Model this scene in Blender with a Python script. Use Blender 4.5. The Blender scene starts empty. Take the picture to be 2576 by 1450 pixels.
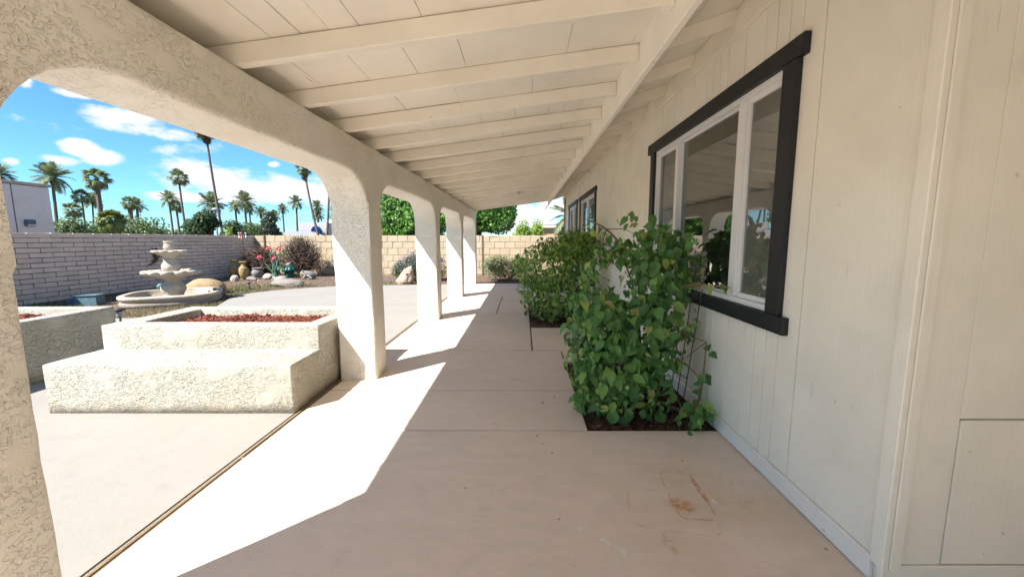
import bpy, bmesh, math, random
import numpy as np
from mathutils import Vector, Matrix, Euler, noise as mnoise

R = math.radians
random.seed(7)
rng = np.random.default_rng(7)
scene = bpy.context.scene
col = scene.collection

# ---------------------------------------------------------------- camera
CAM_H = 1.3
PITCH = math.atan(123.5 / 990.0)
cam = bpy.data.cameras.new('camera')
cam.sensor_width = 36.0
cam.lens = 990.0 / 2576.0 * 36.0
cam.shift_x = -27.0 / 2576.0
cam.clip_start = 0.05
cam.clip_end = 3000.0
camo = bpy.data.objects.new('camera', cam)
camo.location = (0, 0, CAM_H)
camo.rotation_euler = (math.pi / 2 - PITCH, 0, 0)
col.objects.link(camo)
scene.camera = camo

def ray(x, y):
    a = (x - 1315.0) / 990.0
    b = -(y - 724.5) / 990.0
    c, s = math.cos(PITCH), math.sin(PITCH)
    return Vector((a, c + b * s, -s + b * c))

def at(x, y, Y):
    """world point seen in direction (x, y) of the 2576 px wide picture, at depth Y"""
    d = ray(x, y)
    return Vector((0, 0, CAM_H)) + d * (Y / d.y)

# ---------------------------------------------------------------- sky, sun, exposure
SUN_TO = Vector((-1.0, -0.95, 1.53)).normalized()
SUN_EL = math.asin(SUN_TO.z)
SUN_AZ = math.atan2(SUN_TO.x, SUN_TO.y)

scene.view_settings.view_transform = 'Standard'
scene.view_settings.look = 'None'
scene.view_settings.gamma = 1.0
scene.view_settings.exposure = 1.72
scene.view_settings.use_curve_mapping = False
scene.cycles.max_bounces = 9
scene.cycles.diffuse_bounces = 7
scene.cycles.glossy_bounces = 3
scene.cycles.transmission_bounces = 4
scene.cycles.transparent_max_bounces = 8

sun = bpy.data.lights.new('sun', 'SUN')
sun.energy = 4.0
sun.angle = R(0.5)
sun.color = (1.0, 0.965, 0.91)
suno = bpy.data.objects.new('sun', sun)
suno.rotation_euler = SUN_TO.to_track_quat('Z', 'Y').to_euler()
suno.location = SUN_TO * 60
col.objects.link(suno)

world = bpy.data.worlds.new('World')
scene.world = world
world.use_nodes = True
wn, wl = world.node_tree.nodes, world.node_tree.links
wn.clear()

def build_world():
    out = wn.new('ShaderNodeOutputWorld')
    bg = wn.new('ShaderNodeBackground')
    bg.inputs['Strength'].default_value = 0.078
    wl.new(bg.outputs[0], out.inputs[0])
    sky = wn.new('ShaderNodeTexSky')
    sky.sky_type = 'NISHITA'
    sky.sun_disc = False
    sky.sun_elevation = SUN_EL
    sky.sun_rotation = SUN_AZ
    sky.altitude = 350
    sky.air_density = 1.0
    sky.dust_density = 0.0
    sky.ozone_density = 2.0
    tc = wn.new('ShaderNodeTexCoord')
    ns = wn.new('ShaderNodeTexNoise')
    ns.inputs['Scale'].default_value = 13.0
    ns.inputs['Detail'].default_value = 8.0
    ns.inputs['Roughness'].default_value = 0.62
    mp = wn.new('ShaderNodeMapping')
    mp.inputs['Scale'].default_value = (1.0, 1.0, 2.0)
    wl.new(tc.outputs['Generated'], mp.inputs['Vector'])
    wl.new(mp.outputs[0], ns.inputs['Vector'])
    # cumulus banks: seen through the arches, and strewn in the same way round the rest of the sky
    banks = [(332, 306, 112, 36), (415, 332, 78, 22),
             (205, 372, 62, 22), (262, 396, 62, 24), (140, 402, 62, 15), (33, 404, 30, 12),
             (500, 438, 130, 42), (600, 472, 130, 34), (500, 497, 120, 13),
             (710, 478, 110, 42), (800, 485, 95, 55), (690, 412, 19, 9),
             (60, 200, 24, 28), (190, 232, 70, 14), (1330, 560, 90, 50)]
    specs = []
    for (x, y, rx, ry) in banks:
        d = ray(x, y).normalized()
        e1, e2 = ray(x + rx, y).normalized(), ray(x, y - ry).normalized()
        specs.append((d, (e1 - d).length, (e2 - d).length))
    acc = None
    for d, ru, rv in specs:
        t = Vector((d.y, -d.x, 0)).normalized()
        v = t.cross(d).normalized()
        du = wn.new('ShaderNodeVectorMath'); du.operation = 'DOT_PRODUCT'
        du.inputs[1].default_value = t / ru
        wl.new(tc.outputs['Generated'], du.inputs[0])
        dv = wn.new('ShaderNodeVectorMath'); dv.operation = 'DOT_PRODUCT'
        dv.inputs[1].default_value = v / rv
        wl.new(tc.outputs['Generated'], dv.inputs[0])
        # dot along d below zero (behind) pushes the value far away
        df = wn.new('ShaderNodeVectorMath'); df.operation = 'DOT_PRODUCT'
        df.inputs[1].default_value = d
        wl.new(tc.outputs['Generated'], df.inputs[0])
        off = wn.new('ShaderNodeMath'); off.operation = 'LESS_THAN'; off.inputs[1].default_value = 0.2
        wl.new(df.outputs['Value'], off.inputs[0])
        # the bank's middle sits at its own elevation: subtract what d itself gives along v
        sv = wn.new('ShaderNodeMath'); sv.operation = 'ADD'; sv.inputs[1].default_value = -d.dot(v) / rv
        wl.new(dv.outputs['Value'], sv.inputs[0])
        u2 = wn.new('ShaderNodeMath'); u2.operation = 'MULTIPLY'
        wl.new(du.outputs['Value'], u2.inputs[0]); wl.new(du.outputs['Value'], u2.inputs[1])
        r2 = wn.new('ShaderNodeMath'); r2.operation = 'MULTIPLY_ADD'
        wl.new(sv.outputs[0], r2.inputs[0]); wl.new(sv.outputs[0], r2.inputs[1]); wl.new(u2.outputs[0], r2.inputs[2])
        q = wn.new('ShaderNodeMath'); q.operation = 'MULTIPLY_ADD'; q.inputs[1].default_value = 50.0
        wl.new(off.outputs[0], q.inputs[0]); wl.new(r2.outputs[0], q.inputs[2])
        if acc is None:
            acc = q.outputs[0]
        else:
            m = wn.new('ShaderNodeMath'); m.operation = 'SMOOTH_MIN'; m.inputs[2].default_value = 0.35
            wl.new(acc, m.inputs[0]); wl.new(q.outputs[0], m.inputs[1])
            acc = m.outputs[0]
    nn = wn.new('ShaderNodeMath'); nn.operation = 'MULTIPLY_ADD'
    nn.inputs[1].default_value = 4.2
    nn.inputs[2].default_value = -2.1
    wl.new(ns.outputs[0], nn.inputs[0])
    # fair-weather clouds over the rest of the sky
    n2 = wn.new('ShaderNodeTexNoise')
    n2.inputs['Scale'].default_value = 2.6
    n2.inputs['Detail'].default_value = 1.0
    m2 = wn.new('ShaderNodeMapping')
    m2.inputs['Scale'].default_value = (1.0, 1.0, 2.6)
    m2.inputs['Location'].default_value = (3.1, 1.7, 0.4)
    wl.new(tc.outputs['Generated'], m2.inputs['Vector'])
    wl.new(m2.outputs[0], n2.inputs['Vector'])
    far = wn.new('ShaderNodeMapRange')
    far.inputs['From Min'].default_value = 0.50
    far.inputs['From Max'].default_value = 0.68
    far.inputs['To Min'].default_value = 2.6
    far.inputs['To Max'].default_value = 0.0
    wl.new(n2.outputs[0], far.inputs['Value'])
    mm = wn.new('ShaderNodeMath'); mm.operation = 'MINIMUM'
    wl.new(acc, mm.inputs[0]); wl.new(far.outputs[0], mm.inputs[1])
    s = wn.new('ShaderNodeMath'); s.operation = 'ADD'
    wl.new(mm.outputs[0], s.inputs[0]); wl.new(nn.outputs[0], s.inputs[1])
    ms = wn.new('ShaderNodeMapRange'); ms.interpolation_type = 'SMOOTHSTEP'
    ms.inputs['From Min'].default_value = 0.15
    ms.inputs['From Max'].default_value = 1.15
    ms.inputs['To Min'].default_value = 0.92
    ms.inputs['To Max'].default_value = 0.0
    wl.new(s.outputs[0], ms.inputs['Value'])
    # bluer air, as the camera's colour rendering gives it
    tint = wn.new('ShaderNodeMix'); tint.data_type = 'RGBA'; tint.blend_type = 'MULTIPLY'
    tint.inputs['Factor'].default_value = 1.0
    wl.new(sky.outputs[0], tint.inputs['A'])
    tint.inputs['B'].default_value = (0.37, 0.67, 0.86, 1)
    mix = wn.new('ShaderNodeMix'); mix.data_type = 'RGBA'
    wl.new(ms.outputs[0], mix.inputs['Factor'])
    wl.new(tint.outputs['Result'], mix.inputs['A'])
    mix.inputs['B'].default_value = (4.3, 4.35, 4.35, 1)
    wl.new(mix.outputs['Result'], bg.inputs['Color'])
build_world()

# ---------------------------------------------------------------- helpers
def tag(o, label=None, cat=None, group=None, kind=None):
    if label: o['label'] = label
    if cat: o['category'] = cat
    if group: o['group'] = group
    if kind: o['kind'] = kind
    return o

def empty(name, loc=(0, 0, 0), rz=0.0, parent=None):
    o = bpy.data.objects.new(name, None)
    o.location = loc
    o.rotation_euler = (0, 0, rz)
    o.empty_display_size = 0.1
    col.objects.link(o)
    if parent: o.parent = parent
    return o

def obj(name, me, parent=None, mat=None, loc=None, rot=None, scale=None):
    o = bpy.data.objects.new(name, me)
    if mat is not None and not me.materials:
        me.materials.append(mat)
    col.objects.link(o)
    if parent: o.parent = parent
    if loc is not None: o.location = loc
    if rot is not None: o.rotation_euler = rot
    if scale is not None: o.scale = scale
    return o

class MB:
    def __init__(s):
        s.v, s.f = [], []
    def add(s, vs, fs):
        b = len(s.v)
        s.v += [tuple(v) for v in vs]
        s.f += [tuple(i + b for i in f) for f in fs]
        return s
    def box(s, x0, x1, y0, y1, z0, z1):
        s.add([(x0, y0, z0), (x1, y0, z0), (x1, y1, z0), (x0, y1, z0),
               (x0, y0, z1), (x1, y0, z1), (x1, y1, z1), (x0, y1, z1)],
              [(3, 2, 1, 0), (4, 5, 6, 7), (0, 1, 5, 4), (1, 2, 6, 5), (2, 3, 7, 6), (3, 0, 4, 7)])
        return s
    def lathe(s, prof, n=32, c=(0, 0, 0), wob=None, closed=False):
        """prof: (r, z) pairs. wob(r, z, angle) -> radius"""
        b = len(s.v)
        for (r, z) in prof:
            for k in range(n):
                a = 2 * math.pi * k / n
                rr = wob(r, z, a) if wob else r
                s.v.append((c[0] + rr * math.cos(a), c[1] + rr * math.sin(a), c[2] + z))
        m = len(prof)
        for i in range(m - 1 if not closed else m):
            j = (i + 1) % m
            for k in range(n):
                k2 = (k + 1) % n
                s.f.append((b + i * n + k, b + i * n + k2, b + j * n + k2, b + j * n + k))
        return s
    def tube(s, pts, rad, n=6, cap=True):
        """tube along pts; rad: number or list"""
        pts = [Vector(p) for p in pts]
        m = len(pts)
        rs = rad if isinstance(rad, (list, tuple)) else [rad] * m
        b = len(s.v)
        up = Vector((0.31, 0.17, 0.93)).normalized()
        for i, p in enumerate(pts):
            d = (pts[min(i + 1, m - 1)] - pts[max(i - 1, 0)])
            if d.length < 1e-9: d = Vector((0, 0, 1))
            d.normalize()
            u = up if abs(d.dot(up)) < 0.95 else Vector((1, 0, 0))
            e1 = d.cross(u).normalized()
            e2 = d.cross(e1)
            for k in range(n):
                a = 2 * math.pi * k / n
                s.v.append(tuple(p + (e1 * math.cos(a) + e2 * math.sin(a)) * rs[i]))
        for i in range(m - 1):
            for k in range(n):
                k2 = (k + 1) % n
                s.f.append((b + i * n + k, b + i * n + k2, b + (i + 1) * n + k2, b + (i + 1) * n + k))
        if cap:
            s.f.append(tuple(b + k for k in range(n))[::-1])
            s.f.append(tuple(b + (m - 1) * n + k for k in range(n)))
        return s
    def mesh(s, name='m', smooth=False):
        me = bpy.data.meshes.new(name)
        me.from_pydata(s.v, [], s.f)
        me.update()
        if smooth:
            me.shade_smooth()
        return me
    def build(s, name, mat, parent=None, smooth=False, bevel=0, seg=2, **kw):
        me = s.mesh(name, smooth)
        if bevel:
            bm = bmesh.new(); bm.from_mesh(me)
            bmesh.ops.remove_doubles(bm, verts=bm.verts, dist=1e-5)
            es = [e for e in bm.edges if len(e.link_faces) == 2 and e.calc_face_angle(0) > R(35)]
            bmesh.ops.bevel(bm, geom=es, offset=bevel, segments=seg, affect='EDGES', profile=0.6)
            bm.to_mesh(me); bm.free()
        return obj(name, me, parent, mat, **kw)

def box(name, mat, parent, x0, x1, y0, y1, z0, z1, bevel=0.004, seg=1, **kw):
    return MB().box(x0, x1, y0, y1, z0, z1).build(name, mat, parent, bevel=bevel, seg=seg, **kw)

def poly_prism(pts, axis, a0, a1):
    """pts: 2D outline, extruded along axis 'x','y' or 'z' between a0 and a1, ngons triangulated"""
    def P(p, a):
        if axis == 'x': return (a, p[0], p[1])
        if axis == 'y': return (p[0], a, p[1])
        return (p[0], p[1], a)
    n = len(pts)
    m = MB()
    m.v = [P(p, a0) for p in pts] + [P(p, a1) for p in pts]
    m.f = [tuple(range(n))[::-1], tuple(range(n, 2 * n))]
    m.f += [(i, (i + 1) % n, n + (i + 1) % n, n + i) for i in range(n)]
    return m

def fix_normals(me):
    bm = bmesh.new(); bm.from_mesh(me)
    bmesh.ops.recalc_face_normals(bm, faces=bm.faces)
    bm.to_mesh(me); bm.free()

def np_mesh(name, V, F, smooth=False):
    """V (n,3), F (m,k) arrays"""
    me = bpy.data.meshes.new(name)
    n, (m, k) = len(V), F.shape
    me.vertices.add(n)
    me.vertices.foreach_set('co', V.astype(np.float32).ravel())
    me.loops.add(m * k)
    me.loops.foreach_set('vertex_index', F.astype(np.int32).ravel())
    me.polygons.add(m)
    me.polygons.foreach_set('loop_start', np.arange(0, m * k, k, dtype=np.int32))
    me.polygons.foreach_set('loop_total', np.full(m, k, dtype=np.int32))
    me.update(calc_edges=True)
    if smooth: me.shade_smooth()
    return me

def rot_mats(n, tilt=None):
    """n random rotation matrices"""
    q = rng.normal(size=(n, 4)); q /= np.linalg.norm(q, axis=1)[:, None]
    w, x, y, z = q.T
    return np.stack([np.stack([1 - 2 * (y * y + z * z), 2 * (x * y - z * w), 2 * (x * z + y * w)], 1),
                     np.stack([2 * (x * y + z * w), 1 - 2 * (x * x + z * z), 2 * (y * z - x * w)], 1),
                     np.stack([2 * (x * z - y * w), 2 * (y * z + x * w), 1 - 2 * (x * x + y * y)], 1)], 1)

def frame_from(nrm, down=0.0):
    """rotation whose Z is close to nrm and whose Y (leaf tip) hangs down; nrm (n,3)"""
    n = nrm / np.linalg.norm(nrm, axis=1)[:, None]
    tip = np.tile(np.array([0, 0, -1.0]), (len(n), 1)) + rng.normal(size=n.shape) * 0.55
    tip -= n * (tip * n).sum(1)[:, None]
    tip /= np.linalg.norm(tip, axis=1)[:, None]
    x = np.cross(tip, n)
    return np.stack([x, tip, n], 2)

def scatter(name, V, F, pos, mats, scl):
    """copies of a small mesh (V, F) joined in one mesh"""
    n, k = len(pos), len(V)
    W = np.einsum('nij,kj->nki', mats, V) * scl[:, None, None] + pos[:, None, :]
    FF = (F[None] + (np.arange(n) * k)[:, None, None]).reshape(-1, F.shape[1])
    return np_mesh(name, W.reshape(-1, 3), FF)

# ---------------------------------------------------------------- materials
MATS = {}
class NT:
    def __init__(s, name, rough=0.8):
        s.m = bpy.data.materials.new(name); s.m.use_nodes = True
        s.n, s.l = s.m.node_tree.nodes, s.m.node_tree.links
        s.b = s.n['Principled BSDF']
        s.b.inputs['Roughness'].default_value = rough
        s.b.inputs['Specular IOR Level'].default_value = 0.3
        MATS[name] = s.m
        s.tc = s.n.new('ShaderNodeTexCoord')
    def obj_co(s): return s.tc.outputs['Object']
    def geo_co(s):
        g = s.n.new('ShaderNodeNewGeometry'); return g.outputs['Position']
    def mapping(s, co, scale=(1, 1, 1), loc=(0, 0, 0), rot=(0, 0, 0)):
        m = s.n.new('ShaderNodeMapping')
        m.inputs['Scale'].default_value = scale
        m.inputs['Location'].default_value = loc
        m.inputs['Rotation'].default_value = rot
        s.l.new(co, m.inputs['Vector'])
        return m.outputs[0]
    def noise(s, co, scale, detail=4, rough=0.55, dist=0.0, out=0):
        t = s.n.new('ShaderNodeTexNoise')
        t.inputs['Scale'].default_value = scale
        t.inputs['Detail'].default_value = detail
        t.inputs['Roughness'].default_value = rough
        t.inputs['Distortion'].default_value = dist
        s.l.new(co, t.inputs['Vector'])
        return t.outputs[out]
    def voro(s, co, scale, feature='F1'):
        t = s.n.new('ShaderNodeTexVoronoi'); t.feature = feature
        t.inputs['Scale'].default_value = scale
        s.l.new(co, t.inputs['Vector'])
        return t.outputs['Distance']
    def ramp(s, fac, a, b, smooth=True, lo=0.0, hi=1.0):
        r = s.n.new('ShaderNodeMapRange')
        r.interpolation_type = 'SMOOTHSTEP' if smooth else 'LINEAR'
        r.inputs['From Min'].default_value = a
        r.inputs['From Max'].default_value = b
        r.inputs['To Min'].default_value = lo
        r.inputs['To Max'].default_value = hi
        s.l.new(fac, r.inputs['Value'])
        return r.outputs[0]
    def math(s, op, a, b=None, c=None):
        m = s.n.new('ShaderNodeMath'); m.operation = op
        for i, v in enumerate((a, b, c)):
            if v is None: continue
            if isinstance(v, (int, float)): m.inputs[i].default_value = v
            else: s.l.new(v, m.inputs[i])
        return m.outputs[0]
    def mix(s, fac, a, b, blend='MIX'):
        m = s.n.new('ShaderNodeMix'); m.data_type = 'RGBA'; m.blend_type = blend
        for k, v in (('Factor', fac), ('A', a), ('B', b)):
            if isinstance(v, (int, float)): m.inputs[k].default_value = v
            elif isinstance(v, tuple): m.inputs[k].default_value = (*v, 1) if len(v) == 3 else v
            else: s.l.new(v, m.inputs[k])
        return m.outputs['Result']
    def bump(s, h, strength, dist=0.01, prev=None):
        b = s.n.new('ShaderNodeBump')
        b.inputs['Strength'].default_value = strength
        b.inputs['Distance'].default_value = dist
        s.l.new(h, b.inputs['Height'])
        if prev is not None: s.l.new(prev, b.inputs['Normal'])
        return b.outputs[0]
    def color(s, c):
        if isinstance(c, tuple): s.b.inputs['Base Color'].default_value = (*c, 1)
        else: s.l.new(c, s.b.inputs['Base Color'])
    def normal(s, n): s.l.new(n, s.b.inputs['Normal'])
    def rnd(s):
        o = s.n.new('ShaderNodeObjectInfo'); return o.outputs['Random']
    def island(s):
        g = s.n.new('ShaderNodeNewGeometry'); return g.outputs['Random Per Island']
    def rand2(s):
        return s.math('FRACT', s.math('ADD', s.rnd(), s.math('MULTIPLY', s.island(), 7.31)))

def xyz(t, co):
    sp = t.n.new('ShaderNodeSeparateXYZ'); t.l.new(co, sp.inputs[0])
    return sp.outputs

def stucco(name, c, depth=0.012, scale=1.0, stain=0.25, thr=0.42, zs=1.7):
    t = NT(name, 0.9)
    co = t.geo_co()
    # knocked-down lace: flat islands with short worm-like ridges between them
    w = t.noise(t.mapping(co, (1, 1, zs)), 30 * scale, 2, 0.5, 0.7)
    lace = t.ramp(w, thr - 0.06, thr + 0.03)
    w2 = t.noise(t.mapping(co, (1, 1, zs * 0.8), (4.2, 1.3, 7.7)), 62 * scale, 2, 0.5, 0.5)
    lace = t.math('MULTIPLY_ADD', t.ramp(w2, thr - 0.06, thr + 0.02), 0.45, t.math('MULTIPLY', lace, 0.55))
    patch = t.ramp(t.noise(co, 5.5 * scale, 3), 0.66, 0.44)
    lace = t.math('MAXIMUM', lace, t.math('SUBTRACT', 1.0, patch))
    h = lace
    fine = t.noise(co, 160, 3)
    big = t.noise(co, 5, 3)
    h2 = t.math('ADD', h, t.math('MULTIPLY', fine, 0.30))
    h2 = t.math('ADD', h2, t.math('MULTIPLY', big, 1.2))
    t.normal(t.bump(h2, 1.0, depth))
    a = t.mix(t.ramp(t.noise(co, 1.7, 5, 0.6), 0.4, 0.75), c, tuple(v * k for v, k in zip(c, (0.93, 0.90, 0.83))))
    z = xyz(t, co)[2]
    low = t.math('MULTIPLY', t.ramp(z, 0.16, 0.0), t.ramp(t.noise(co, 9, 4), 0.35, 0.7))
    a = t.mix(t.math('MULTIPLY', low, stain * 2), a, (0.42, 0.33, 0.22))
    t.color(a)
    return t.m

def paint(name, c, rough=0.55, wear=0.0, grain=None, bump=0.25, crack=0.0):
    t = NT(name, rough)
    co = t.geo_co()
    k = t.mix(t.ramp(t.noise(co, 2.3, 5, 0.6), 0.35, 0.75), c, tuple(v * 0.90 for v in c))
    if grain:
        g = t.noise(t.mapping(co, grain), 1.0, 6, 0.65)
        hh = t.math('ADD', g, t.math('MULTIPLY', t.noise(co, 90, 3), 0.4))
        if crack:
            cr = t.math('MULTIPLY', t.ramp(t.noise(t.mapping(co, tuple(v * 0.6 for v in grain)), 1.0, 3, 0.5), 0.69, 0.73),
                        t.ramp(t.noise(co, 3.1, 2), 0.5, 0.6))
            k = t.mix(t.math('MULTIPLY', cr, crack), k, (0.20, 0.16, 0.12))
    else:
        hh = t.noise(co, 120, 4)
    t.normal(t.bump(hh, bump, 0.004))
    if wear:
        d = t.math('MULTIPLY', t.ramp(t.voro(t.mapping(co, (1, 1, 1)), 9.0), 0.10, 0.05),
                   t.ramp(t.noise(co, 60, 2), 0.5, 0.62))
        k = t.mix(t.math('MULTIPLY', d, wear), k, (0.16, 0.13, 0.10))
    t.color(k)
    return t.m

STUCCO = stucco('stucco_cream', (0.83, 0.795, 0.715), 0.0058, 1.3)
STUCCO_PL = stucco('stucco_planter', (0.445, 0.42, 0.35), 0.016, 0.75, 0.35, 0.455, 2.2)
CEIL = paint('ceiling_paint', (0.86, 0.815, 0.72), 0.6, 0.0, (70, 2.2, 70), 0.35, 0.8)
RAFT = paint('rafter_paint', (0.85, 0.80, 0.70), 0.55, 0.5, (3, 60, 60), 0.3, 0.35)
WALLP = paint('siding_paint', (0.86, 0.81, 0.69), 0.6, 0.3, (70, 70, 3.0), 0.38, 0.3)
TRIMW = paint('white_trim_paint', (0.84, 0.80, 0.73), 0.5, 0.4, None, 0.15)
BLACK = paint('black_trim_paint', (0.022, 0.022, 0.024), 0.45, 0.0, (50, 4, 50), 0.5)
VINYL = paint('white_vinyl', (0.78, 0.77, 0.76), 0.35, 0, None, 0.03)
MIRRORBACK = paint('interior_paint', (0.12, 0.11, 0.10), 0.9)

def mat_simple(name, c, rough=0.6, var=0.0, noise_scale=12, bump=0.3, metal=0.0):
    t = NT(name, rough)
    co = t.obj_co()
    n = t.noise(co, noise_scale, 5, 0.6)
    k = t.mix(t.ramp(n, 0.3, 0.75), c, tuple(v * 0.72 for v in c))
    if var:
        k = t.mix(t.math('MULTIPLY', t.rnd(), var), k, tuple(v * 0.6 for v in c))
    t.color(k)
    t.b.inputs['Metallic'].default_value = metal
    t.normal(t.bump(t.noise(co, noise_scale * 5, 4), bump, 0.01))
    return t.m

def concrete(name, c, c2, stains=False):
    t = NT(name, 0.7)
    co = t.geo_co()
    n = t.noise(co, 1.1, 6, 0.62)
    k = t.mix(t.ramp(n, 0.32, 0.72), c, c2)
    k = t.mix(t.ramp(t.noise(co, 7, 5, 0.65), 0.48, 0.80, hi=0.55), k, tuple(v * 0.80 for v in c))
    k = t.mix(t.ramp(t.noise(t.mapping(co, (2.4, 2.4, 2.4)), 40, 2), 0.70, 0.78, hi=0.5), k, tuple(v * 0.55 for v in c))
    if stains:
        sw = t.noise(t.mapping(co, (1.0, 3.5, 1), rot=(0, 0, 0.5)), 2.2, 4, 0.6, 1.5)
        k = t.mix(t.ramp(sw, 0.42, 0.72, hi=0.32), k, tuple(v * 1.16 for v in c))
        k = t.mix(t.ramp(t.noise(co, 0.55, 3), 0.48, 0.70, hi=0.30), k, (c[0] * 0.90, c[1] * 0.86, c[2] * 0.76))
        X = xyz(t, co)
        wob = t.math('MULTIPLY', t.math('SUBTRACT', t.noise(co, 14, 4), 0.5), 0.07)
        def ell(cx, cy, rx, ry, soft=0.5, amp=1.0):
            dx = t.math('DIVIDE', t.math('ADD', t.math('SUBTRACT', X[0], cx), wob), rx)
            dy = t.math('DIVIDE', t.math('SUBTRACT', t.math('SUBTRACT', X[1], cy), wob), ry)
            d = t.math('SQRT', t.math('ADD', t.math('MULTIPLY', dx, dx), t.math('MULTIPLY', dy, dy)))
            return t.ramp(d, 1.0, 1.0 - soft, hi=amp)
        def ringbox(cx, cy, hx, hy, th, amp, rot=0.0):
            ca, sa = math.cos(rot), math.sin(rot)
            ux = t.math('SUBTRACT', X[0], cx); uy = t.math('SUBTRACT', X[1], cy)
            a = t.math('ADD', t.math('MULTIPLY', ux, ca), t.math('MULTIPLY', uy, sa))
            b = t.math('SUBTRACT', t.math('MULTIPLY', uy, ca), t.math('MULTIPLY', ux, sa))
            pa = t.math('POWER', t.math('ABSOLUTE', t.math('DIVIDE', a, hx)), 6.0)
            pb = t.math('POWER', t.math('ABSOLUTE', t.math('DIVIDE', b, hy)), 6.0)
            d = t.math('ABSOLUTE', t.math('SUBTRACT', t.math('POWER', t.math('ADD', pa, pb), 1 / 6), 1.0))
            line = t.ramp(d, th, th * 0.2)
            return t.math('MULTIPLY', t.math('MULTIPLY', line, t.ramp(t.noise(co, 17, 3), 0.38, 0.6)), amp)
        RUST = (0.50, 0.21, 0.06)
        OCH = (0.46, 0.30, 0.15)
        # general ochre staining near the house corner
        k = t.mix(t.math('MULTIPLY', ell(1.05, 1.75, 0.85, 0.95, 0.9), t.ramp(t.noise(co, 2.6, 4), 0.35, 0.75, hi=0.34)), k, OCH)
        k = t.mix(t.math('MULTIPLY', ell(0.83, 1.9, 0.10, 0.17, 0.5), 0.22), k, (0.62, 0.55, 0.40))
        k = t.mix(ringbox(0.84, 1.89, 0.088, 0.195, 0.06, 0.75, -0.08), k, OCH)
        k = t.mix(ringbox(0.72, 1.76, 0.20, 0.145, 0.04, 0.45, -0.2), k, OCH)
        blot = t.math('MULTIPLY', ell(0.79, 1.79, 0.085, 0.09, 0.9, 0.95), t.ramp(t.noise(co, 22, 4), 0.28, 0.6))
        k = t.mix(blot, k, RUST)
        ln = t.math('MULTIPLY', ell(0.925, 1.92, 0.020, 0.15, 0.6, 0.9), t.ramp(t.noise(co, 34, 3), 0.36, 0.56))
        k = t.mix(ln, k, RUST)
        gs = t.math('MULTIPLY', ell(1.09, 1.90, 0.15, 0.21, 0.6, 0.6), t.ramp(t.noise(co, 30, 4, 0.65), 0.585, 0.66))
        k = t.mix(gs, k, (0.20, 0.17, 0.14))
        k = t.mix(t.math('MULTIPLY', ell(0.635, 1.54, 0.03, 0.11, 0.8, 0.6), t.ramp(t.noise(co, 30, 3), 0.4, 0.6)), k, OCH)
        for (sx, sy, sr) in ((0.258, 1.636, 0.010), (0.353, 1.571, 0.008), (0.372, 1.555, 0.006), (0.395, 1.53, 0.005),
                             (0.419, 1.506, 0.009), (0.96, 1.82, 0.009), (0.2, 1.665, 0.004)):
            k = t.mix(ell(sx, sy, sr * 2.2, sr * 2.2, 0.5, 0.85), k, (0.72, 0.70, 0.66))
        # small dark specks and scuffs on the painted slab
        sp = t.math('MULTIPLY', t.ramp(t.voro(co, 6.5), 0.055, 0.035), t.ramp(t.noise(co, 5, 2), 0.48, 0.56))
        k = t.mix(t.math('MULTIPLY', sp, 0.75), k, (0.16, 0.12, 0.09))
        sc = t.math('MULTIPLY', t.ramp(t.noise(t.mapping(co, (30, 6, 1), rot=(0, 0, 0.6)), 1.0, 2), 0.72, 0.75), t.ramp(t.noise(co, 1.9, 2), 0.5, 0.62, hi=0.4))
        k = t.mix(sc, k, (0.30, 0.22, 0.16))
    t.color(k)
    hh = t.math('ADD', t.noise(co, 55, 4), t.math('MULTIPLY', t.noise(co, 5, 3), 1.2))
    t.normal(t.bump(hh, 0.22, 0.006))
    t.l.new(t.ramp(n, 0.3, 0.8, lo=0.62, hi=0.82), t.b.inputs['Roughness'])
    return t.m

PORCH = concrete('porch_concrete', (0.72, 0.60, 0.51), (0.68, 0.58, 0.485), True)
PAD = concrete('yard_concrete', (0.29, 0.265, 0.235), (0.26, 0.245, 0.215))
FILL = mat_simple('joint_filler', (0.30, 0.26, 0.21), 0.95, 0, 30, 0.8)

def m_block(name, c, c2, mort=False):
    t = NT(name, 0.92)
    co = t.geo_co()
    k = t.mix(t.rnd(), c, c2)
    k = t.mix(t.ramp(t.noise(co, 6, 5, 0.65), 0.42, 0.75, hi=0.5), k, tuple(v * 0.68 for v in c))
    z = xyz(t, co)[2]
    k = t.mix(t.math('MULTIPLY', t.ramp(z, 0.30, 0.05), t.ramp(t.noise(co, 3, 4), 0.35, 0.7, hi=0.5)), k, tuple(v * 0.55 for v in c))
    t.color(k)
    t.normal(t.bump(t.math('ADD', t.noise(co, 60, 4), t.math('MULTIPLY', t.noise(co, 14, 3), 0.7)), 0.6, 0.008))
    return t.m
BLOCK_G = m_block('slump_block_grey', (0.72, 0.56, 0.45), (0.62, 0.485, 0.395))
MORT_G = m_block('mortar_grey', (0.15, 0.12, 0.10), (0.13, 0.11, 0.09))
BLOCK_T = m_block('block_tan', (0.46, 0.37, 0.255), (0.41, 0.33, 0.225))
MORT_T = m_block('mortar_tan', (0.30, 0.22, 0.13), (0.28, 0.2, 0.12))

def gravel_mat():
    t = NT('gravel_soil', 0.95)
    co = t.geo_co()
    a = t.mix(t.ramp(t.noise(co, 0.7, 5), 0.35, 0.7), (0.15, 0.10, 0.072), (0.125, 0.095, 0.068))
    v = t.voro(co, 38)
    a = t.mix(t.ramp(v, 0.15, 0.55), tuple(x * 1.35 for x in (0.15, 0.10, 0.072)), a)
    n2 = t.noise(co, 30, 3)
    a = t.mix(t.ramp(n2, 0.55, 0.75, hi=0.6), a, (0.06, 0.04, 0.028))
    t.color(a)
    t.normal(t.bump(t.math('SUBTRACT', n2, v), 0.9, 0.02))
    return t.m
GRAVEL = gravel_mat()

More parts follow.
